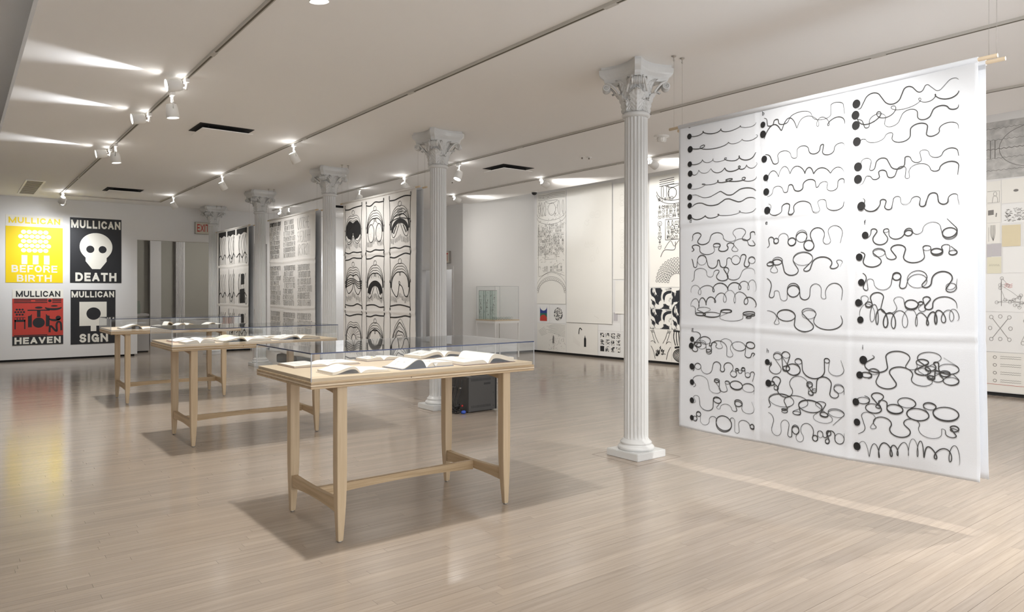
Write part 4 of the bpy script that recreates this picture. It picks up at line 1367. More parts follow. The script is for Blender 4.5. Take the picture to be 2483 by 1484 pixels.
# ------------------------------------------------------------------ drawings on the right wall
def sheet(label, s0, s1, z0, z1, m='paper', off=0.001, bulge=0.0, seed=0, group='drawings pinned to the wall'):
    w, h = s1 - s0, z1 - z0
    t = thing('drawing', label, 'drawing', on_wall(s0, 0.0, z0), RZ, group)
    nx, nz = 14, 26
    r = random.Random(seed)
    a1, a2 = r.uniform(0, 6), r.uniform(0, 6)
    def f(a, b):
        u, v = a / w, b / h
        return off + 0.0015 + bulge * (0.35 + 0.35 * math.sin(3.1 * v + a1) * math.sin(2.2 * u + a2) + 0.6 * max(0, 0.06 - v) / 0.06 + 0.3 * u ** 6)
    vs, fs = [], []
    for k in range(nz + 1):
        for i in range(nx + 1):
            a, b = w * i / nx, h * k / nz
            vs.append((a, -f(a, b), b))
    for k in range(nz):
        for i in range(nx):
            q = k * (nx + 1) + i
            fs.append((q, q + 1, q + nx + 2, q + nx + 1))
    n = len(vs)
    o = obj('paper', MB().add(vs, fs, False), M[m], t, normals=False)
    so = o.modifiers.new('thickness', 'SOLIDIFY')
    so.thickness = 0.0012
    so.offset = -1
    lay = lambda a, b: (min(max(a, 0), w), -f(min(max(a, 0), w), min(max(b, 0), h)) - 0.003, min(max(b, 0), h))
    return t, w, h, lay
def icons(mb, x0, x1, y0, y1, size, r, pen, lay, dens=1.0):
    """Small pictograms in rows: boxes, rounds, houses, bottles, zigzags."""
    y = y0
    while y + size < y1:
        x = x0
        while x + size < x1:
            if r.random() < dens:
                q = lambda u, v: (x + u * size * 0.84, y + v * size * 0.84)
                k = r.randrange(8)
                if k == 0:
                    L_ = [[q(0, 0), q(1, 0.04), q(1, 1), q(0, 0.96), q(0, 0)], [q(0.2, 0.5), q(0.8, 0.5)]]
                elif k == 1:
                    L_ = [arc(*q(0.5, 0.5), size * 0.4, size * 0.4, 0, 2 * PI, 14), arc(*q(0.5, 0.5), size * 0.15, size * 0.15, 0, 2 * PI, 8)]
                elif k == 2:
                    L_ = [[q(0, 0), q(1, 0), q(1, 0.6), q(0.5, 1), q(0, 0.6), q(0, 0)], [q(0.35, 0), q(0.35, 0.4), q(0.65, 0.4), q(0.65, 0)]]
                elif k == 3:
                    L_ = [smooth_line([q(0.3, 0), q(0.3, 0.6), q(0.42, 0.75), q(0.42, 1), q(0.58, 1), q(0.58, 0.75), q(0.7, 0.6), q(0.7, 0), q(0.3, 0)], 3)]
                elif k == 4:
                    L_ = [[q(0, 0.2), q(0.25, 0.9), q(0.5, 0.2), q(0.75, 0.9), q(1, 0.2)], [q(0, 0), q(1, 0)]]
                elif k == 5:
                    L_ = [smooth_line([q(0.5, 0), q(0, 0.4), q(0.3, 0.9), q(0.6, 0.6), q(1, 0.95), q(0.8, 0.2), q(0.5, 0)], 4)]
                elif k == 6:
                    L_ = [[q(u, 0), q(u, 1)] for u in (0.1, 0.35, 0.6, 0.85)] + [[q(0, 0.5), q(1, 0.5)]]
                else:
                    L_ = [arc(*q(0.5, 0.75), size * 0.17, size * 0.17, 0, 2 * PI, 10), [q(0.5, 0.55), q(0.5, 0.2), q(0.25, 0)], [q(0.5, 0.2), q(0.75, 0)], [q(0.15, 0.45), q(0.85, 0.45)]]
                for p in L_:
                    p = [(a_ + r.uniform(-0.05, 0.05) * size, b_ + r.uniform(-0.05, 0.05) * size) for a_, b_ in p]
                    mb.ribbon(smooth_line(p, 2) if len(p) > 2 else p, pen * r.uniform(0.7, 1.3), lay)
            x += size
        y += size
def chart(mb, w, h, r, pen, lay, n=7):
    pts = [(r.uniform(0.12, 0.88) * w, r.uniform(0.12, 0.88) * h) for _ in range(n)]
    for i, (a, b) in enumerate(pts):
        mb.ribbon(arc(a, b, 0.02, 0.022, 0, 2 * PI, 10), pen, lay)
        c, d = pts[(i + 1) % n]
        mb.ribbon([(a, b), ((a + c) / 2, (b + d) / 2 + 0.01), (c, d)], pen * 0.8, lay)
rw = random.Random(17)
# tall scroll with a pencil map
t, w, h, lay = sheet('tall narrow scroll with a thin pencil map drawing, next to the recess corner', 0.116, 1.10, 1.17, 3.80, 'paper', 0.003, 0.008, 1)
mb = MB()
for k in range(4):
    mb.ribbon(smooth_line([(0.04 * w, h * (0.985 - 0.014 * k)), (0.3 * w, h * (0.98 - 0.014 * k)), (0.6 * w, h * (0.992 - 0.014 * k)), (0.97 * w, h * (0.985 - 0.014 * k))]), 0.007, lay)
mb.ribbon(arc(0.52 * w, 0.85 * h, 0.13 * w, 0.055 * h, 0, 2 * PI, 24), 0.009, lay)
mb.ribbon(smooth_line([(0.3 * w, 0.92 * h), (0.5 * w, 0.90 * h), (0.72 * w, 0.925 * h), (0.3 * w, 0.925 * h)]), 0.009, lay)
for u in (0.08, 0.16, 0.27, 0.76, 0.90):
    mb.ribbon(smooth_line([(u * w, 0.80 * h), ((u - 0.03) * w, 0.86 * h), (u * w, 0.92 * h), ((u + 0.04) * w, 0.87 * h), ((u + 0.03) * w, 0.80 * h), (u * w, 0.80 * h)]), 0.007, lay)
for k in range(2):
    mb.ribbon(arc(0.5 * w, (0.82 - 0.035 * k) * h, 0.5 * w, 0.07 * h, PI, 2 * PI, 24), 0.007, lay)
icons(mb, 0.03 * w, 0.97 * w, 0.44 * h, 0.74 * h, 0.075, rw, 0.0045, lay, 0.72)
icons(mb, 0.05 * w, 0.97 * w, 0.46 * h, 0.72 * h, 0.062, rw, 0.004, lay, 0.40)
for k in range(120):
    a_, b_ = rw.uniform(0.02, 0.95) * w, rw.uniform(0.26, 0.97) * h
    mb.ribbon(smooth_line([(a_, b_), (a_ + rw.uniform(-0.05, 0.05), b_ + rw.uniform(-0.03, 0.05)), (a_ + rw.uniform(-0.08, 0.08), b_ + rw.uniform(-0.05, 0.05))], 3), 0.0035, lay)
mb.ribbon([(0.28 * w, 0.40 * h), (0.68 * w, 0.40 * h), (0.68 * w, 0.58 * h), (0.28 * w, 0.58 * h), (0.28 * w, 0.40 * h)], 0.006, lay)
mb.ribbon(smooth_line([(0.04 * w, 0.7 * h), (0.05 * w, 0.3 * h), (0.12 * w, 0.25 * h), (0.5 * w, 0.29 * h), (0.96 * w, 0.25 * h)]), 0.007, lay)
for k in range(3):
    mb.ribbon(arc(0.5 * w, 0.10 * h, (0.46 + 0.05 * k) * w, (0.11 + 0.035 * k) * h, 0, PI, 30), 0.006, lay)
icons(mb, 0.25 * w, 0.9 * w, 0.29 * h, 0.36 * h, 0.07, rw, 0.0045, lay, 0.8)
for k in range(22):
    a = PI * (k + 0.5) / 22
    mb.ribbon(arc(w * (0.5 + 0.475 * math.cos(a)), h * (0.10 + 0.125 * math.sin(a)), 0.03, 0.03, 0, 2 * PI, 9), 0.005, lay)
obj('ink_print', mb, M['pencil'], t, normals=False)
# large scroll, all but blank
t, w, h, lay = sheet('large blank cream scroll, widest sheet on the wall', 1.135, 2.52, 0.755, 3.82, 'paper', 0.008, 0.016, 2)
mb = MB()
mb.ribbon(smooth_line([(0.62 * w, 0.055 * h), (0.68 * w, 0.045 * h), (0.72 * w, 0.036 * h)]), 0.006, lay)
icons(mb, 0.3 * w, 0.85 * w, 0.45 * h, 0.85 * h, 0.16, rw, 0.003, lay, 0.35)
obj('ink_print', mb, M['pencil_faint'], t, normals=False)
# faint scroll behind the column
t, w, h, lay = sheet('cream scroll with a very faint rubbing, half hidden behind the tallest column', 2.55, 3.50, 1.72, 3.77, 'paper', 0.003, 0.010, 3)
mb = MB()
icons(mb, 0.2 * w, 0.95 * w, 0.12 * h, 0.96 * h, 0.12, rw, 0.004, lay, 0.9)
obj('ink_print', mb, M['pencil_faint'], t, normals=False)
sheet('plain cream sheet hung below the faint rubbing scroll', 2.60, 3.50, 0.985, 1.69, 'paper', 0.006, 0.012, 4)
# small colour sheet
t, w, h, lay = sheet('small white sheet with a blue, green and red arch print', 0.125, 0.545, 0.715, 1.155, 'paper_white', 0.001, 0.002, 5)
mb = lambda pts, m, n: obj(n, MB().poly([(a * w, b * h) for a, b in pts], lay), M[m], t, normals=False)
mb([(0.22, 0.10), (0.80, 0.10), (0.80, 0.90)] + [(0.51 + 0.29 * math.cos(a), 0.90 - 0.24 * math.sin(a)) for a in [PI * k / 12 for k in range(1, 12)]] + [(0.22, 0.90)], 'pblue', 'blue_field')
lay_b = lay
lay2 = lambda a, b: (lay_b(a, b)[0], lay_b(a, b)[1] - 0.001, lay_b(a, b)[2])
obj('green_band', MB().poly([(a * w, b * h) for a, b in [(0.22, 0.10), (0.80, 0.10), (0.80, 0.52), (0.22, 0.52)]], lay2), M['pgreen'], t, normals=False)
lay3_ = lambda a, b: (lay_b(a, b)[0], lay_b(a, b)[1] - 0.002, lay_b(a, b)[2])
obj('red_arch', MB().poly([(a * w, b * h) for a, b in [(0.80, 0.10)] + [(0.51 + 0.29 * math.cos(a), 0.22 + 0.22 * math.sin(a)) for a in [PI * k / 12 for k in range(13)]] + [(0.22, 0.10)]], lay3_), M['pred'], t, normals=False)
# seal sheet
t, w, h, lay = sheet('small white sheet with a round black seal rubbing', 0.56, 1.10, 0.715, 1.15, 'paper_white', 0.001, 0.002, 6)
obj('seal_print', MB().poly(circ(0.53 * w, 0.5 * h, 0.145, 0.155, 28), lay), M['seal'], t, normals=False)
# pencil landscape
t, w, h, lay = sheet('cream sheet with a grey pencil landscape, below the seal rubbing', 0.116, 1.10, 0.055, 0.70, 'paper', 0.001, 0.003, 7)
mb = MB()
for k in range(9):
    mb.ribbon(smooth_line([(rw.uniform(0.3, 0.5) * w, h * (0.93 - 0.03 * k)), (0.6 * w, h * (0.97 - 0.04 * k)), (0.97 * w, h * (0.95 - 0.05 * k))]), 0.004, lay)
for k in range(60):
    a, b = rw.uniform(0.40, 0.95) * w, rw.uniform(0.06, 0.66) * h
    mb.ribbon([(a, b), (a + rw.uniform(-0.05, 0.05), b + rw.uniform(-0.05, 0.02))], 0.004, lay)
for k in range(6):
    mb.ribbon([(0.05 * w + 0.02 * k, 0.70 * h - 0.02 * k), (0.26 * w + 0.02 * k, 0.88 * h - 0.03 * k)], 0.004, lay)
obj('ink_print', mb, M['pencil'], t, normals=False)
obj('dark_figure', MB().poly([(0.54 * w, 0.30 * h), (0.60 * w, 0.30 * h), (0.60 * w, 0.52 * h), (0.575 * w, 0.60 * h), (0.55 * w, 0.52 * h)], lay), M['pencil'], t, normals=False)
# bottle drawing
t, w, h, lay = sheet('cream sheet with a small black bottle drawing, below the blank scroll', 1.115, 2.09, 0.055, 0.745, 'paper', 0.002, 0.003, 8)
obj('bottle_shape', MB().poly([(a * w, b * h) for a, b in [(0.575, 0.24), (0.64, 0.24), (0.64, 0.50), (0.615, 0.56), (0.615, 0.60), (0.598, 0.60), (0.598, 0.56), (0.575, 0.50)]], lay), M['ink'], t, normals=False)
mb = MB()
mb.ribbon(smooth_line([(0.405 * w, 0.64 * h), (0.42 * w, 0.78 * h), (0.45 * w, 0.84 * h), (0.51 * w, 0.78 * h)]), 0.022, lay)
obj('ink_print', mb, M['ink'], t, normals=False)
mb = MB()
for k in range(5):
    mb.ribbon([(0.22 * w, (0.56 - 0.04 * k) * h), (0.44 * w, (0.36 - 0.03 * k) * h)], 0.003, lay)
obj('pencil_print', mb, M['pencil_faint'], t, normals=False)
# twelve stamps
t, w, h, lay = sheet('white sheet with twelve small black prints in rows', 2.105, 2.95, 0.055, 0.60, 'paper_white', 0.001, 0.002, 9)
for ri in range(3):
    for k in range(4):
        a, b = 0.06 + 0.155 * k, h - 0.155 - 0.145 * ri
        obj('stamp_print', MB().poly([(a, b), (a + 0.115, b), (a + 0.115, b + 0.115), (a, b + 0.115)], lay), M['ink'] if ri == 2 and k == 0 else M['woodcut_fine'], t, normals=False)
t, w, h, lay = sheet('small white sheet with grey smudges above the twelve prints', 2.105, 2.74, 0.605, 0.79, 'paper_white', 0.001, 0.002, 10)
sheet('small grey sheet tucked beside the blank scroll', 2.55, 2.66, 0.83, 1.01, 'paper_grey', 0.001, 0.002, 11)
t, w, h, lay = sheet('small white sheet with a faint ring beside the tallest column', 2.75, 3.05, 0.605, 1.0, 'paper_white', 0.002, 0.002, 12)
mb = MB(); mb.ribbon(arc(0.6 * w, 0.5 * h, 0.1, 0.12, 1, 4.5, 16), 0.004, lay)
obj('pencil_print', mb, M['pencil_faint'], t, normals=False)
# pictogram scroll
t, w, h, lay = sheet('tall cream scroll crowded with bold black pictograms', 3.541, 4.75, 1.545, 3.80, 'paper', 0.004, 0.008, 13)
mb = MB()
for k in range(4):
    mb.ribbon([(0.20 * w, h * (0.955 - 0.018 * k)), (0.50 * w, h * (0.965 - 0.018 * k))], 0.012, lay)
mb.ribbon(arc(0.46 * w, 0.83 * h, 0.085 * w, 0.047 * h, 0, 2 * PI, 22), 0.012, lay)
mb.ribbon(smooth_line([(0.32 * w, 0.90 * h), (0.46 * w, 0.88 * h), (0.62 * w, 0.905 * h), (0.32 * w, 0.905 * h)]), 0.012, lay)
for u in (0.24, 0.35, 0.6):
    mb.ribbon(smooth_line([(u * w, 0.80 * h), (u * w, 0.89 * h), ((u + 0.04) * w, 0.89 * h), ((u + 0.04) * w, 0.80 * h)], 3), 0.010, lay)
for k in range(2):
    mb.ribbon(arc(0.5 * w, (0.865 - 0.03 * k) * h, 0.36 * w, 0.10 * h, PI * 1.02, 2 * PI, 26), 0.011, lay)
icons(mb, 0.17 * w, 0.97 * w, 0.615 * h, 0.765 * h, 0.092, rw, 0.009, lay, 1.0)
mb.ribbon([(0.32 * w, 0.42 * h), (0.97 * w, 0.42 * h), (0.97 * w, 0.60 * h), (0.32 * w, 0.60 * h), (0.32 * w, 0.42 * h)], 0.011, lay)
icons(mb, 0.35 * w, 0.95 * w, 0.428 * h, 0.598 * h, 0.094, rw, 0.009, lay, 1.0)
icons(mb, 0.17 * w, 0.31 * w, 0.34 * h, 0.61 * h, 0.095, rw, 0.009, lay, 1.0)
icons(mb, 0.17 * w, 0.5 * w, 0.77 * h, 0.83 * h, 0.075, rw, 0.008, lay, 0.9)
mb.ribbon(smooth_line([(0.30 * w, 0.34 * h), (0.42 * w, 0.41 * h), (0.5 * w, 0.36 * h), (0.6 * w, 0.41 * h), (0.7 * w, 0.36 * h)]), 0.010, lay)
mb.ribbon(smooth_line([(0.22 * w, 0.27 * h), (0.30 * w, 0.33 * h), (0.50 * w, 0.33 * h), (0.52 * w, 0.40 * h)]), 0.012, lay)
for ring in range(5):
    n = 12 + 2 * ring
    for k in range(n):
        a = PI * (0.98 - 0.98 * k / n)
        cx, cy = w * (0.55 + (0.17 + 0.055 * ring) * math.cos(a) * 1.05), h * (0.045 + (0.085 + 0.030 * ring) * math.sin(a))
        if cx < 0.97 * w:
            mb.ribbon(arc(cx, cy, 0.026, 0.027, 0, 2 * PI, 8), 0.009, lay)
obj('ink_print', mb, M['ink'], t, normals=False)
# black and white prints
sheet('black and white print of dark clouds, topmost beside the pictogram scroll edge', 3.541, 4.07, 1.11, 1.53, 'woodcut', 0.002, 0.003, 14, 'black and white prints')
sheet('black and white print of a dark hill, under the dark clouds print', 3.541, 4.07, 0.705, 1.10, 'woodcut', 0.002, 0.003, 15, 'black and white prints')
sheet('tall black and white print beside the big banner edge', 4.08, 4.60, 0.705, 1.53, 'woodcut', 0.002, 0.003, 16, 'black and white prints')
t, w, h, lay = sheet('cream sheet with two drawn arms raised over a dark bush', 3.541, 4.075, 0.055, 0.70, 'paper', 0.001, 0.003, 17)
mb = MB()
for sg in (-1, 1):
    for o_ in (0.0, 0.12):
        mb.ribbon(smooth_line([(w * (0.5 + sg * (0.30 + o_)), h * 0.90), (w * (0.5 + sg * (0.23 + o_)), h * 0.74), (w * (0.5 + sg * (0.10 + o_ * 1.3)), h * 0.56)]), 0.010, lay)
    for k in range(4):
        mb.ribbon([(w * (0.5 + sg * (0.31 + 0.035 * k)), h * 0.88), (w * (0.5 + sg * (0.34 + 0.045 * k)), h * (0.985 - 0.01 * k))], 0.009, lay)
    mb.ribbon(smooth_line([(w * (0.5 + sg * 0.46), h * 0.46), (w * (0.5 + sg * 0.34), h * 0.30), (w * (0.5 + sg * 0.26), h * 0.06)]), 0.011, lay)
    mb.ribbon(smooth_line([(w * (0.5 + sg * 0.47), h * 0.60), (w * (0.5 + sg * 0.36), h * 0.62), (w * (0.5 + sg * 0.24), h * 0.54)]), 0.009, lay)
for k in range(46):
    a = rw.uniform(0.1, PI - 0.1)
    q = rw.uniform(0.1, 0.25)
    mb.ribbon([(w * (0.48 + q * math.cos(a)), h * (0.16 + 1.25 * q * math.sin(a))), (w * (0.48 + (q - 0.03) * math.cos(a + 0.2)), h * (0.16 + 1.2 * (q - 0.05) * math.sin(a + 0.2)))], 0.016, lay)
obj('ink_print', mb, M['ink'], t, normals=False)
t, w, h, lay = sheet('cream sheet with thick black swirling brushwork beside the raised arms', 4.085, 4.62, 0.055, 0.70, 'paper', 0.001, 0.003, 18)
mb = MB()
for k in range(5):
    mb.ribbon(arc(0.42 * w, 0.22 * h, (0.36 - 0.06 * k) * w, (0.20 - 0.035 * k) * h, 0.45 * PI, 1.9 * PI, 26), 0.020 - 0.002 * k, lay)
    mb.ribbon(smooth_line([(w * (0.10 + 0.10 * k), h * 0.95), (w * (0.08 + 0.12 * k), h * 0.75), (w * (0.16 + 0.09 * k), h * 0.52)]), 0.020, lay)
mb.ribbon(smooth_line([(0.06 * w, 0.97 * h), (0.5 * w, 0.95 * h), (0.9 * w, 0.97 * h)]), 0.035, lay)
mb.ribbon(smooth_line([(0.12 * w, 0.45 * h), (0.4 * w, 0.48 * h), (0.7 * w, 0.43 * h)]), 0.04, lay)
obj('ink_print', mb, M['ink'], t, normals=False)
# sheets beyond the big banner
G2 = 'sheets on the wall beyond the big banner'
t, w, h, lay = sheet('large grey graphite rubbing hung highest beyond the big banner', 9.2, 12.2, 3.03, 3.83, 'rubbing', 0.001, 0.002, 20, G2)
mb = MB()
for v in (0.15, 0.36, 0.52, 0.68, 0.88):
    pts = [(0.1 + 2.8 * k / 90, v * h + 0.008 * (1 if k % 2 else -1)) for k in range(91)]
    mb.ribbon(pts, 0.010 if v == 0.52 else 0.005, lay)
for k in range(5):
    mb.ribbon([(0.18 + 0.055 * k, 0.36 * h), (0.18 + 0.055 * k, 0.68 * h)], 0.010, lay)
mb.ribbon(arc(0.85, 0.52 * h, 0.40, 0.36 * h, 0, 2 * PI, 30), 0.007, lay)
mb.ribbon([(0.85, 0.1 * h), (0.85, 0.95 * h)], 0.045, lay)
obj('ink_print', mb, M['pencil'], t, normals=False)
small = [
    (9.50, 9.67, 2.69, 3.00, 'paper', 'small cream sheet with a seated outline figure beyond the big banner', 1),
    (9.68, 10.10, 2.68, 3.01, 'paper', 'cream sheet with one small oval mark beyond the big banner', 2),
    (9.50, 9.67, 2.42, 2.685, 'paper', 'small cream sheet with a dark square block beyond the big banner', 3),
    (9.68, 10.10, 2.40, 2.665, 'paper_white', 'white sheet with a dense scribbled mass beyond the big banner', 4),
    (9.50, 9.66, 2.13, 2.415, 'paper', 'small cream sheet with a drawn hand beyond the big banner', 5),
    (9.683, 9.90, 2.08, 2.375, 'paper_tan', 'tan blank sheet beyond the big banner', 0),
    (9.50, 9.555, 1.93, 2.12, 'paper_grey', 'narrow grey strip of paper beyond the big banner', 0),
    (9.56, 9.675, 1.95, 2.125, 'paper_grey', 'small mauve grey sheet with a faint sketch beyond the big banner', 0),
    (9.505, 9.675, 1.71, 1.94, 'paper_yellow', 'yellowed sheet with a zigzag line beyond the big banner', 6),
    (9.695, 10.15, 1.715, 2.07, 'paper_white', 'pale blank sheet beside the yellowed one beyond the big banner', 0),
    (9.484, 10.20, 1.175, 1.705, 'paper_white', 'wide white sheet with red notes and linked circles', 7),
    (9.484, 10.20, 0.615, 1.165, 'paper_white', 'wide white sheet with crossed lines between small heads', 8),
    (9.484, 10.20, 0.06, 0.605, 'paper', 'lowest wide cream sheet with rows of notes and a red line', 9),
    (9.36, 9.476, 0.06, 0.62, 'paper_white', 'white sheet edge with pencil boxes beside the big banner', 10),
    (9.36, 9.476, 0.63, 1.20, 'paper', 'cream sheet edge above the pencil boxes beside the big banner', 0),
]
for n, (a, b, c, d, m, lab, k) in enumerate(small):
    t, w, h, lay = sheet(lab, a, b, c, d, m, 0.001 + 0.0008 * (n % 3), 0.0015, 30 + n, G2)
    if not k:
        continue
    mb = MB()
    if k == 1:
        mb.ribbon(arc(0.6 * w, 0.42 * h, 0.02, 0.03, 0, 2 * PI, 12), 0.004, lay)
        mb.ribbon(smooth_line([(0.4 * w, 0.04 * h), (0.45 * w, 0.28 * h), (0.6 * w, 0.34 * h), (0.75 * w, 0.25 * h), (0.78 * w, 0.04 * h)]), 0.004, lay)
        mb.ribbon([(0.05 * w, 0.04 * h), (0.9 * w, 0.04 * h), (0.9 * w, 0.55 * h), (0.05 * w, 0.55 * h)], 0.004, lay)
    elif k == 2:
        mb.poly(circ(0.4 * w, 0.5 * h, 0.03, 0.018), lay)
    elif k == 3:
        mb.poly([(0.1 * w, 0.4 * h), (0.5 * w, 0.42 * h), (0.5 * w, 0.68 * h), (0.1 * w, 0.66 * h)], lay)
        mb.ribbon([(0.66 * w, 0.3 * h), (0.7 * w, 0.5 * h)], 0.012, lay)
    elif k == 4:
        for q in range(140):
            u, v = rw.uniform(0.08, 0.9), rw.uniform(0.12, 0.75)
            mb.ribbon([(u * w, v * h), ((u + 0.05) * w, (v + rw.uniform(-0.06, 0.06)) * h)], 0.006, lay)
    elif k == 5:
        for q in range(5):
            mb.ribbon(smooth_line([((0.3 + 0.08 * q) * w, 0.9 * h), ((0.3 + 0.08 * q) * w, 0.45 * h), (0.5 * w, 0.12 * h)]), 0.004, lay)
        mb.ribbon([(0.15 * w, 0.1 * h), (0.15 * w, 0.8 * h)], 0.003, lay)
    elif k == 6:
        mb.ribbon([(0.15 * w + 0.06 * w * q, 0.5 * h + (0.012 if q % 2 else -0.012)) for q in range(13)], 0.003, lay)
    elif k in (7, 8, 9):
        if k == 8:
            mb.ribbon([(0.12 * w, 0.35 * h), (0.38 * w, 0.85 * h)], 0.006, lay)
            mb.ribbon([(0.12 * w, 0.85 * h), (0.38 * w, 0.35 * h)], 0.006, lay)
            for u, v in ((0.1, 0.88), (0.25, 0.9), (0.4, 0.88), (0.08, 0.6), (0.42, 0.6), (0.1, 0.32), (0.25, 0.33), (0.4, 0.32), (0.66, 0.8), (0.68, 0.5), (0.62, 0.25)):
                mb.ribbon(arc(u * w, v * h, 0.022, 0.026, 0, 2 * PI, 10), 0.005, lay)
            mb.ribbon([(0.66 * w, 0.76 * h), (0.68 * w, 0.55 * h), (0.6 * w, 0.3 * h)], 0.004, lay)
        elif k == 7:
            chart(mb, w, h, rw, 0.004, lay, 9)
            chart(mb, w, h, rw, 0.004, lay, 6)
            mb.ribbon([(0.27 * w, 0.15 * h), (0.27 * w, 0.85 * h)], 0.006, lay)
            m2 = MB()
            for q in range(3):
                m2.ribbon(smooth_line([((0.32) * w, (0.72 - 0.04 * q) * h), (0.36 * w, (0.74 - 0.04 * q) * h), (0.40 * w, (0.71 - 0.04 * q) * h), (0.45 * w, (0.73 - 0.04 * q) * h)]), 0.004, lay)
            obj('red_note_print', m2, M['pred'], t, normals=False)
        else:
            for q in range(4):
                v = 0.88 - 0.2 * q
                mb.ribbon(arc(0.16 * w, v * h, 0.02, 0.02, 0, 2 * PI, 9), 0.006, lay)
                for z_ in range(2):
                    mb.ribbon([((0.25 + 0.02 * i) * w, (v + 0.02 - 0.05 * z_) * h + 0.005 * (i % 2)) for i in range(18)], 0.004, lay)
            m2 = MB()
            m2.ribbon([(0, 0.19 * h), (w, 0.17 * h)], 0.004, lay)
            obj('red_line_print', m2, M['pred'], t, normals=False)
    else:
        for v in (0.3, 0.6, 0.85):
            mb.ribbon([(0.1 * w, v * h), (0.9 * w, (v + 0.03) * h), (0.9 * w, (v - 0.12) * h), (0.1 * w, (v - 0.14) * h)], 0.003, lay)
    obj('ink_print', mb, M['pencil'], t, normals=False)

# ------------------------------------------------------------------ tracks and track lamps
TRX = {'A': 1.69, 'B': 3.555, 'C': 6.08, 'D': 8.05}
def rail(label, x0, x1, y0, y1):
    t = thing('track_rail', label, 'lighting track', ((x0 + x1) / 2, (y0 + y1) / 2, CEIL), 0, 'lighting tracks on the ceiling')
    hx, hy = (x1 - x0) / 2, (y1 - y0) / 2
    obj('rail', MB().box(-hx, hx, -hy, hy, -0.022, 0), M['track'], t)
    if hx < hy:
        obj('slot', MB().box(-hx * 0.42, hx * 0.42, -hy + 0.01, hy - 0.01, -0.0235, -0.0215), M['track_slot'], t)
        n = max(2, int(hy * 2 / 2.4))
        for k in range(1, n):
            yy = -hy + 2 * hy * k / n
            obj('joint_cover', MB().box(-hx - 0.002, hx + 0.002, yy - 0.06, yy + 0.06, -0.025, 0), M['track'], t)
    else:
        obj('slot', MB().box(-hx + 0.01, hx - 0.01, -hy * 0.42, hy * 0.42, -0.0235, -0.0215), M['track_slot'], t)
    return t
RW_ = 0.018
YA, YB2 = 17.05, 17.2
rail('ceiling lighting track over the display tables', TRX['A'] - RW_, TRX['A'] + RW_, -2.0, YA)
rail('ceiling lighting track between the tables and the columns', TRX['B'] - RW_, TRX['B'] + RW_, -2.0, YA)
rail('ceiling lighting track just behind the columns', TRX['C'] - RW_, TRX['C'] + RW_, -2.0, YB2)
rail('ceiling lighting track along the wall of drawings', TRX['D'] - RW_, TRX['D'] + RW_, -2.0, 12.4)
rail('short cross track joining two ceiling tracks near the posters', TRX['A'] + RW_, TRX['B'] + RW_, YA, YA + 0.036)

def lamp_meshes():
    d = {}
    d['adapter'] = MB().box(-0.017, 0.017, -0.045, 0.045, -0.058, -0.0235).mesh('adapter')
    d['neck'] = MB().lathe([(0.013, -0.12), (0.013, -0.06), (0.020, -0.06), (0.020, -0.052)], 14).mesh('neck')
    # can: along local -z, mouth at the bottom, open behind
    d['can'] = MB().lathe([(0.036, 0.062), (0.046, 0.060), (0.056, 0.03), (0.060, -0.075), (0.057, -0.075), (0.052, -0.066), (0.047, -0.064)], 26, None, False, False).mesh('can')
    d['lens'] = MB().lathe([(0.0, -0.0645), (0.052, -0.066)], 26, None, False, False).mesh('lens')
    d['bulb_glass'] = MB().lathe([(0.0, 0.0605), (0.036, 0.0605)], 20, None, False, False).mesh('bulb_glass')
    yk = MB()
    yk.box(-0.066, -0.062, -0.010, 0.010, -0.012, 0.085).box(0.062, 0.066, -0.010, 0.010, -0.012, 0.085).box(-0.066, 0.066, -0.010, 0.010, 0.083, 0.088)
    d['yoke'] = yk.mesh('yoke')
    for k, m in (('adapter', 'lamp_white'), ('neck', 'lamp_white'), ('can', 'lamp_white'), ('lens', 'lens'), ('bulb_glass', 'lens_back'), ('yoke', 'lamp_white')):
        d[k].materials.append(M[m])
    return d
LM = lamp_meshes()
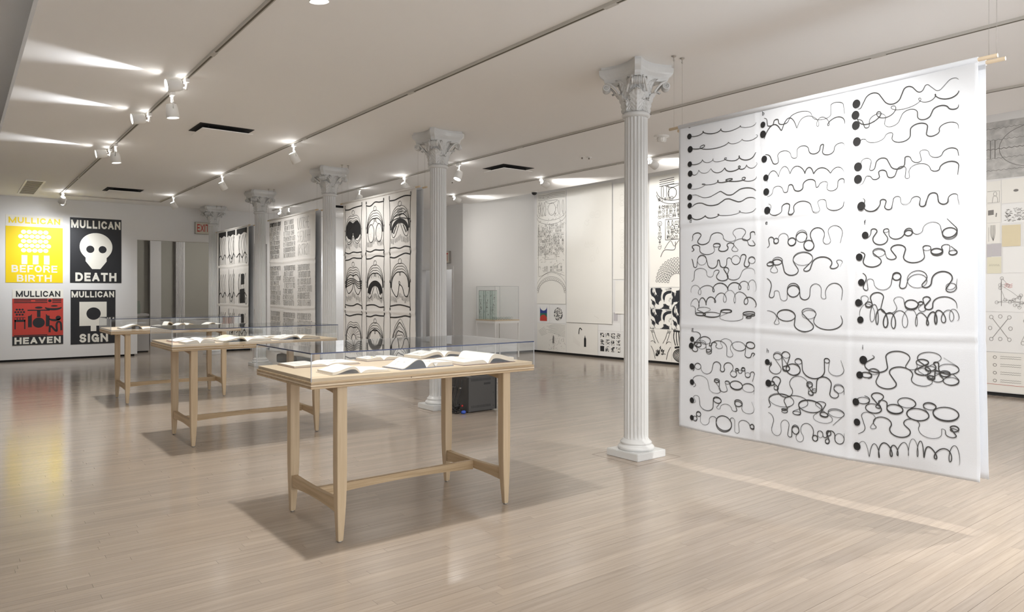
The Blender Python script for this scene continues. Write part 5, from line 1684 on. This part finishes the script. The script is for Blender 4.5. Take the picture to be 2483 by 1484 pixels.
def track_lamp(label, x, y, aim, power=1.0, cone=62, blend=1.0, col=WARM, drop=0.20, shift=(0, 0), glow=0.6, spill=None):
    """A track spot: adapter, neck, can with lens; its own light sits in the mouth of the can."""
    d = Vector(aim).normalized()
    pos = Vector((x + shift[0], y + shift[1], CEIL - drop))
    rot = d.to_track_quat('-Z', 'Y')
    t = thing('track_lamp', label, 'spotlight', (x, y, CEIL), 0, 'spotlights on the ceiling tracks')
    loc = pos - Vector((x, y, CEIL))
    link('adapter', LM['adapter'], None, t)
    n = link('neck', LM['neck'], None, t)
    c = link('can', LM['can'], None, t, loc)
    c.rotation_mode = 'QUATERNION'
    c.rotation_quaternion = rot
    link('lens', LM['lens'], None, c)
    link('bulb_glass', LM['bulb_glass'], None, c)
    # bracket from the neck to the can
    a = Vector((0, 0, -0.10))
    b = loc - d * 0.01
    side = d.cross(Vector((0, 0, 1)))
    side = Vector((1, 0, 0)) if side.length < 0.1 else side.normalized()
    obj('bracket', MB().tube([a, a + (b - a) * 0.4 + side * 0.05, b + side * 0.062], 0.007, 7), M['lamp_white'], t)
    L_ = bpy.data.lights.new('spot', 'SPOT')
    L_.energy = P_SPOT * power
    L_.color = col
    L_.spot_size = math.radians(cone)
    L_.spot_blend = blend
    L_.shadow_soft_size = 0.035
    lo = bpy.data.objects.new('spot_light', L_)
    COL.objects.link(lo)
    lo.parent = t
    lo.location = loc + d * 0.085
    lo.rotation_mode = 'QUATERNION'
    lo.rotation_quaternion = rot
    if spill:      # second spot added in the can to make the streak on the ceiling
        q = bpy.data.lights.new('streak_spot', 'SPOT')
        q.energy = P_SPOT * 0.62
        q.color = COOL
        q.spot_size = math.radians(42)
        q.spot_blend = 1.0
        q.shadow_soft_size = 0.02
        qo = bpy.data.objects.new('streak_spot_light', q)
        COL.objects.link(qo)
        qo.parent = t
        e = Vector(spill).normalized()
        qo.location = loc + d * 0.085 + Vector((0, 0, 0.030))
        qo.rotation_mode = 'QUATERNION'
        qo.rotation_quaternion = e.to_track_quat('-Z', 'Y')
    if glow:
        g = bpy.data.lights.new('rear_glow', 'POINT')
        g.energy = glow
        g.color = (1, 0.98, 0.95)
        g.shadow_soft_size = 0.012
        go = bpy.data.objects.new('rear_glow_light', g)
        COL.objects.link(go)
        go.parent = t
        up = loc - d * 0.085
        go.location = (up.x, up.y, min(up.z + 0.02, -0.035))
    return t
A, B_, C_, D_ = (TRX[k] for k in 'ABCD')
# over the tables
track_lamp('spotlight pointing down at the middle display table', A, 7.60, (0.12, 0.0, -1), 2.0, 116, 0.9)
track_lamp('spotlight pointing down at the last display table', A, 10.72, (0.12, -0.03, -1), 2.0, 116, 0.9)
# towards the west wall
for k, (yy, lab) in enumerate(((7.05, 'spotlight turned sideways next to the lamp over the middle table'), (8.65, 'spotlight turned sideways, middle one of three'), (11.15, 'spotlight turned sideways beside the lamp over the last table'))):
    track_lamp(lab, A, yy, (-1, 0.02, -0.20), 0.4, 60, 0.9, COOL, 0.095, (-0.10, 0), spill=(-1, 0.02, 0.03))
# towards the posters
track_lamp('pair of posters spotlights, one aimed down the wall', A + 0.02, 16.75, (0.10, 1.0, -1.45), 1.0, 110, 1.0, COOL, 0.17)
track_lamp('posters spotlight turned towards the wall corner', A - 0.02, 16.50, (-0.30, 1.0, -1.0), 0.65, 110, 1.0, COOL, 0.17)
# towards the banners from the near side
track_lamp('spotlight on the second track aimed at the arches banner', B_, 9.25, (0.62, 0.10, -1), 0.9, 112, 1.0)
track_lamp('spotlight on the second track aimed at the lettering banner', B_, 12.45, (0.62, 0.10, -1), 0.9, 112, 1.0)
track_lamp('spotlight at the end of the second track aimed at the black block banner', B_, 15.85, (0.62, 0.10, -1), 0.9, 112, 1.0)
# behind the columns
track_lamp('spotlight on the third track beside the second column, aimed down at a banner back', C_, 9.10, (-0.45, -0.05, -1), 0.85, 112, 1.0)
track_lamp('spotlight on the third track tilted towards the recess', C_, 10.75, (0.75, 0.05, -0.8), 0.2, 112, 1.0, WARM, 0.17)
track_lamp('spotlight on the third track aimed down behind the lettering banner', C_, 12.50, (-0.40, 0.05, -1), 0.8, 112, 1.0)
track_lamp('spotlight near the far end of the third track aimed down', C_, 16.15, (-0.10, 0.10, -1), 0.8, 112, 1.0)
track_lamp('spotlight at the far end of the third track tilted to the back wall', C_, 16.65, (0.85, 0.5, -0.75), 0.9, 112, 1.0, WARM, 0.17)
# along the wall of drawings
for yy, lab in ((9.45, 'wall spotlight aimed at the blank scroll'), (12.2, 'wall spotlight at the track end aimed at the recess corner'), (7.0, 'wall spotlight behind the tallest column aimed at the pictogram scroll')):
    track_lamp(lab, D_, yy, (1, -0.02 if yy < 12 else -0.08, -0.40), (0.75 if yy > 12 else 2.0 if yy > 8 else 1.4), 120, 0.9, WARM, 0.10, (0.06, 0), spill=(1, -0.02, 0.02))
# unseen lamps on the same tracks, some of them added for ambient light
for nm, x, yy, aim, pw, cn in (
    ('over the sketchbook table', A, 4.02, (0.14, 0.06, -1), 2.1, 116),
    ('added unseen over the bare floor before the tables', A, 1.2, (0.1, 0.1, -1), 0.35, 110),
    ('facing the brush line banner, nearer its middle', B_, 2.15, (0.70, 0.30, -1), 1.25, 104),
    ('facing the brush line banner, nearer its outer edge', B_, 0.9, (0.62, 0.3, -1), 0.7, 110),
    ('added unseen beyond the brush line banner', B_, -0.6, (0.5, 0.3, -1), 0.5, 80),
    ('behind the brush line banner', C_, 1.25, (-0.5, 0.55, -1), 2.2, 112),
    ('behind the banner end', C_, 0.2, (-0.4, 0.4, -1), 1.5, 112),
    ('added unseen over the open floor by the drawings', D_, -0.6, (-0.5, 0.4, -1), 0.8, 110),
    ('facing the small sheets', D_, 3.6, (1, -0.05, -0.62), 1.3, 110),
    ('facing the wall of drawings end', D_, 0.8, (1, 0.0, -0.62), 0.85, 110),
):
    track_lamp('ceiling track spotlight ' + nm, x, yy, aim, pw, cn)
track_lamp('small wall spotlight behind the third column', 7.95, 16.9, (0.12, 0.62, -1), 0.9, 70, 0.7, COOL)
# unseen fill light added to brighten the room beyond the doorway
fr = bpy.data.lights.new('far_room_fill', 'POINT')
fr.energy = 48
fr.color = (1, 0.96, 0.9)
fr.shadow_soft_size = 0.1
fo = bpy.data.objects.new('far_room_fill', fr)
COL.objects.link(fo)
fo.location = (5.9, 19.6, 2.9)
pr = bpy.data.lights.new('passage_fill', 'POINT')  # unseen fill light added so the passage is not dark
pr.energy = 40
pr.shadow_soft_size = 0.1
po = bpy.data.objects.new('passage_fill', pr)
COL.objects.link(po)
po.location = (9.9, 15.5, 2.9)

# ------------------------------------------------------------------ ceiling fittings
def vent(label, x0, x1, y0, y1):
    t = thing('ceiling_panel', label, 'ceiling vent', ((x0 + x1) / 2, (y0 + y1) / 2, CEIL), 0, 'dropped ceiling vent panels')
    hx, hy = (x1 - x0) / 2, (y1 - y0) / 2
    obj('painted_opening', MB().box(-hx - 0.03, hx + 0.01, -hy - 0.03, hy + 0.01, -0.004, 0.0), M['black_gap'], t)  # black slab painted as the dark hole above the panel
    obj('panel', MB().box(-hx, hx, -hy, hy, -0.058, -0.048), M['ceil'], t, bevel=0.002)
    for a in (-1, 1):
        for b in (-1, 1):
            obj('hanger', MB().box(a * hx * 0.7 - 0.006, a * hx * 0.7 + 0.006, b * hy * 0.7 - 0.006, b * hy * 0.7 + 0.006, -0.048, 0), M['black_gap'], t)
vent('square ceiling panel with a black gap over the middle table', 2.30, 2.89, 8.86, 9.36)
vent('square ceiling panel with a black gap near the posters', 2.31, 2.90, 15.38, 15.95)
vent('square ceiling panel with a black gap beyond the second column', 6.74, 7.32, 8.82, 9.34)
vent('square ceiling panel half hidden behind the third column', 6.85, 7.35, 15.4, 15.95)
g = thing('ceiling_grille', 'dark slatted air grille in a white frame near the posters', 'ceiling vent', (1.14, 16.3, CEIL))
obj('grille_backing', MB().box(-0.12, 0.12, -1.05, 1.05, -0.004, 0), M['black_gap'], g)
for k in range(14):
    yy = -1.0 + 2.0 * k / 13
    obj('slat', MB().box(-0.118, 0.118, yy - 0.045, yy + 0.045, -0.012, -0.006), M['grille'], g)
obj('grille_frame', MB().box(-0.15, -0.12, -1.08, 1.08, -0.014, 0).box(0.12, 0.15, -1.08, 1.08, -0.014, 0).box(-0.12, 0.12, -1.08, -1.05, -0.014, 0).box(-0.12, 0.12, 1.05, 1.08, -0.014, 0), M['lamp_white'], g)
def round_fit(name, label, cat, x, y, prof, m, extra=None):
    t = thing(name, label, cat, (x, y, CEIL))
    obj('housing', MB().lathe([(r, -z) for r, z in prof], 26), m, t)
    if extra:
        for nm, pf, mm in extra:
            obj(nm, MB().lathe([(r, -z) for r, z in pf], 22), mm, t)
    return t
t = round_fit('smoke_detector', 'round white smoke detector on the ceiling behind the tallest column', 'smoke detector', 7.11, 5.99, [(0.095, 0.0), (0.095, 0.012), (0.045, 0.02)], M['lamp_white'], [('detector_head', [(0.052, 0.018), (0.055, 0.045), (0.050, 0.075), (0.03, 0.082)], M['lamp_white'])])
for k in range(12):
    a = 2 * PI * k / 12
    obj('fin', MB().box(-0.003, 0.003, 0.050, 0.060, -0.07, -0.024), M['lamp_white'], t, rot=(0, 0, a))
round_fit('security_camera', 'small dark dome camera under the ceiling edge above the pencil scroll', 'camera', 9.05, 10.85, [(0.062, 0.0), (0.062, 0.02)], M['lamp_white'], [('dome', [(0.055, 0.018), (0.052, 0.04), (0.036, 0.062), (0.012, 0.07)], M['black_plastic'])])
for x, yy, lab in ((7.27, 7.62, 'small round sprinkler cap beyond the tallest column'), (7.06, 10.77, 'small round sprinkler cap near the second column'), (7.37, 7.58, 'tiny round cap beside the sprinkler cap')):
    round_fit('sprinkler_cap', lab, 'sprinkler', x, yy, [(0.042, 0.0), (0.042, 0.005), (0.02, 0.012)], M['lamp_white'], [('sprinkler_stem', [(0.01, 0.012), (0.01, 0.03), (0.016, 0.034)], M['steel'])])

# ------------------------------------------------------------------ exit signs
def exit_sign(label, loc, rz):
    t = thing('exit_sign', label, 'sign', loc, rz, 'exit signs')
    obj('sign_box', MB().box(-0.16, 0.16, -0.06, 0, 0, 0.265), M['exit_face'], t, bevel=0.004)
    obj('sign_rim', MB().box(-0.168, 0.168, -0.056, -0.002, 0.265, 0.273).box(-0.168, 0.168, -0.056, -0.002, -0.008, 0.0).box(-0.168, -0.16, -0.056, -0.002, 0.0, 0.265).box(0.16, 0.168, -0.056, -0.002, 0.0, 0.265), M['grille'], t)
    lettering('EXIT', -0.125, 0.140, 0.045, 0.225, -0.0615, M['exit_red'], t, bold=0.16)
exit_sign('red and cream exit sign above the wide doorway', (px(4.70), YB - 0.0015, pz(2.85)), 0)
exit_sign('red and cream exit sign on the recess side wall over the open door', (8.9785, 13.92, 2.12), -PI / 2)

# ------------------------------------------------------------------ tall case with etched glass by the recess
p = thing('case_stand', 'white metal stand with a thin wood top by the recess wall', 'table', (9.575, 12.765, 0), 0)
sw, sd, sh = 0.325, 0.345, 0.815
for a in (-1, 1):
    for b in (-1, 1):
        obj('leg', MB().box(a * sw - 0.013, a * sw + 0.013, b * sd - 0.013, b * sd + 0.013, 0, sh - 0.05), M['white_metal'], p, bevel=0.002)
for a in (-1, 1):
    obj('frame_bar', MB().box(a * sw - 0.013, a * sw + 0.013, -sd - 0.013, sd + 0.013, sh - 0.05, sh), M['white_metal'], p)
    obj('frame_bar', MB().box(-sw + 0.013, sw - 0.013, a * sd - 0.013, a * sd + 0.013, sh - 0.05, sh), M['white_metal'], p)
obj('wood_top', MB().box(-sw - 0.015, sw + 0.015, -sd - 0.015, sd + 0.015, sh, sh + 0.022), M['table'], p)
zt = sh + 0.022
v = thing('acrylic_case', 'tall clear acrylic case standing on the white metal stand', 'display case', (9.575, 12.765, zt), 0)
for a, b, c, d in ((-sw, sw, -sd, -sd + 0.006), (-sw, sw, sd - 0.006, sd), (-sw, -sw + 0.006, -sd + 0.006, sd - 0.006), (sw - 0.006, sw, -sd + 0.006, sd - 0.006)):
    obj('pane', MB().box(a, b, c, d, 0, 0.735), M['acrylic'], v)
obj('lid_pane', MB().box(-sw, sw, -sd, sd, 0.735, 0.741), M['acrylic'], v)
for a in (-1, 1):
    obj('rim_edge', MB().box(-sw - 0.001, sw + 0.001, a * sd - 0.0025, a * sd + 0.0025, 0.735, 0.742), M['edge_grey'], v)
    for b in (-1, 1):
        obj('corner_edge', MB().box(a * sw - 0.003, a * sw + 0.003, b * sd - 0.003, b * sd + 0.003, 0, 0.735), M['edge_grey'], v)
rg = random.Random(3)
for k in range(5):
    ang = math.radians(-90 + (16, -16, 16, -16, 16)[k])
    x0 = 9.575 - sw + (0.035, 0.070, 0.035, 0.070, 0.035)[k]
    gth = thing('etched_glass_sheet', ['etched glass sheet standing at the case edge', 'etched glass sheet second from the case edge', 'etched glass sheet in the middle of the folded five', 'etched glass sheet fourth from the case edge', 'etched glass sheet next to the glass marbles'][k], 'glass', (x0, 12.765 + sd - 0.04 - 0.125 * k, zt), ang, 'etched glass sheets in the tall case')
    obj('glass_pane', MB().box(0, 0.122, -0.003, 0.003, 0, 0.645), M['glass'], gth)
    obj('glass_edge', MB().box(-0.003, 0.0, -0.003, 0.003, 0, 0.645), M['pgreen'], gth)
    obj('bottom_edge', MB().box(0.0, 0.122, -0.0032, 0.0032, 0.640, 0.648), M['pencil'], gth)
    mb = MB()
    f = lambda a, b: (a, -0.0045, b)
    for q in range(7):
        v0 = rg.uniform(0.04, 0.6)
        mb.ribbon([(0.0, v0), (rg.uniform(0.03, 0.1), v0)], 0.004, f)
        mb.ribbon(arc(rg.uniform(0.03, 0.07), rg.uniform(0.1, 0.55), 0.03, 0.07, rg.uniform(0, 3), rg.uniform(3, 6), 12), 0.0035, f)
    for q in range(3):
        mb.poly(circ(rg.uniform(0.02, 0.09), rg.uniform(0.1, 0.55), 0.010, 0.014, 10), f)
    obj('etched_line', mb, M['pencil'], gth, normals=False)
mm = clear('clear_marble', (0.93, 0.95, 0.95), 2.0)
mlab = thing
marb = MB().lathe([(0.032 * math.sin(PI * i / 10), 0.032 - 0.032 * math.cos(PI * i / 10)) for i in range(11)], 16, None, False, False).mesh('glass_marble')
marb.materials.append(mm)
for k in range(14):
    o = bpy.data.objects.new('glass_marble', marb)
    COL.objects.link(o)
    o.location = (9.575 - sw + 0.155 + 0.075 * (k % 6), 12.765 - sd + 0.08 + 0.10 * (k // 6) + 0.02 * (k % 2), zt)
    tag(o, 'clear glass ball lying beside the etched sheets in the tall case', 'glass ball', 'glass balls in the tall case')

# ------------------------------------------------------------------ equipment cabinet with cables
e = thing('equipment_cabinet', 'dark grey metal equipment cabinet with vent slots, behind the sketchbook table', 'cabinet', (4.83, 7.02, 0), math.radians(3))
obj('body', MB().box(0, 0.42, 0, 0.40, 0.012, 0.43), M['dark_metal'], e, bevel=0.006)
obj('door_frame', MB().box(0.42, 0.444, 0.0, 0.40, 0.012, 0.43), M['black_plastic'], e, bevel=0.004)
for row in (0.055, 0.375):
    for k in range(14):
        x = 0.05 + 0.0215 * k
        obj('vent_slot', MB().box(x, x + 0.009, -0.0015, 0.002, row, row + 0.030), M['black_plastic'], e)
obj('recessed_handle', MB().box(0.24, 0.34, -0.0018, 0.004, 0.325, 0.350), M['black_plastic'], e)
for z in (0.06, 0.22, 0.39):
    obj('screw', MB().lathe([(0.005, 0), (0.005, 0.003)], 10, Matrix.Translation((0.385, 0, z)) @ Matrix.Rotation(PI / 2, 4, 'X')), M['black_plastic'], e)
obj('side_panel', MB().box(-0.004, 0.001, 0.02, 0.38, 0.03, 0.41), M['dark_metal'], e)
for x in (0.04, 0.38):
    for yv in (0.04, 0.36):
        obj('foot', MB().lathe([(0.015, 0), (0.015, 0.013)], 12, Matrix.Translation((x, yv, 0))), M['black_plastic'], e)
obj('rack_ear', MB().box(0.10, 0.40, 0.05, 0.30, 0.43, 0.437), M['black_plastic'], e)
cb = thing('cable_coil', 'black cable coils with a blue plug piled beside the equipment cabinet', 'cable', (4.72, 7.10, 0), 0)
rc = random.Random(8)
for q in range(5):
    pts = []
    tilt = rc.uniform(-0.5, 0.5)
    for i in range(40):
        a = 2 * PI * i / 39
        pts.append((0.045 * math.cos(a) + rc.uniform(-0.003, 0.003), 0.07 * math.sin(a) + 0.012 * q, 0.012 + 0.075 * (0.5 + 0.5 * math.sin(a * (1 if q % 2 else 2) + q)) * (0.4 + 0.25 * q) / 1.0))
    obj('cable_loop', MB().tube(pts, 0.006, 7), M['black_plastic'], cb)
for q in range(4):
    yy = 0.0 + 0.07 * q
    obj('cable_drop', MB().tube([(0.072, yy, 0.40), (0.055 - 0.01 * q, yy - 0.02, 0.30), (0.035, yy + 0.03, 0.16), (0.01, yy * 0.5, 0.06)], 0.005, 7), M['black_plastic'], cb)
obj('blue_plug', MB().lathe([(0.012, 0), (0.02, 0.01), (0.022, 0.04), (0.012, 0.055)], 12, Matrix.Translation((0.01, -0.085, 0.024)) @ Matrix.Rotation(PI / 2, 4, 'Y')), M['blue_plastic'], cb)
obj('red_tie', MB().lathe([(0.012, -0.006), (0.012, 0.006)], 10, Matrix.Translation((0.055, -0.03, 0.09)) @ Matrix.Rotation(PI / 2, 4, 'Y')), M['red_plastic'], cb)
for q, yy in enumerate((0.02, 0.16)):
    obj('cable_clip', MB().box(0.052, 0.078, yy - 0.012, yy + 0.012, 0.29, 0.30), M['steel'], cb)

# low grey bench under the lettering banner
bn = thing('low_bench', 'low charcoal felt bench under the hand lettering banner', 'bench', (5.35, 13.55, 0), math.radians(88))
prof = [(-0.55, 0.05), (-0.60, 0.12), (-0.58, 0.22), (-0.50, 0.29), (-0.3, 0.30), (0.1, 0.27), (0.5, 0.22), (0.58, 0.20), (0.60, 0.12), (0.58, 0.05)]
obj('cushion', MB().loops([[(a, -0.28, z) for a, z in prof], [(a, -0.30, z) for a, z in [(p[0] * 0.99, p[1]) for p in prof]], [(a, 0.30, z) for a, z in [(p[0] * 0.99, p[1]) for p in prof]], [(a, 0.28, z) for a, z in prof]]), M['bench'], bn, bevel=0.01)
for a in (-0.45, 0.45):
    for b in (-0.22, 0.22):
        obj('leg', MB().box(a - 0.03, a + 0.03, b - 0.03, b + 0.03, 0, 0.055), M['black_plastic'], bn)

# white pedestal with a clear jar in the doorway
pd = thing('pedestal', 'white box pedestal just inside the wide doorway', 'pedestal', (px(3.50), 19.2, 0))
obj('box', MB().box(-0.26, 0.24, -0.2, 0.2, 0.03, 0.92), M['far_wall'], pd, bevel=0.003)
obj('plinth', MB().box(-0.24, 0.22, -0.18, 0.18, 0, 0.03), M['black_gap'], pd)
gj = thing('glass_jar', 'clear glass jar standing on the white pedestal in the doorway', 'jar', (px(3.50), 19.2, 0.92))
obj('jar_wall', MB().lathe([(0.075, 0.0), (0.085, 0.02), (0.085, 0.22), (0.065, 0.27), (0.07, 0.30)], 26, None, True, False), M['glass'], gj)
obj('jar_rim', MB().lathe([(0.070, 0.297), (0.073, 0.305), (0.066, 0.307)], 26, None, False, False), M['glass'], gj)
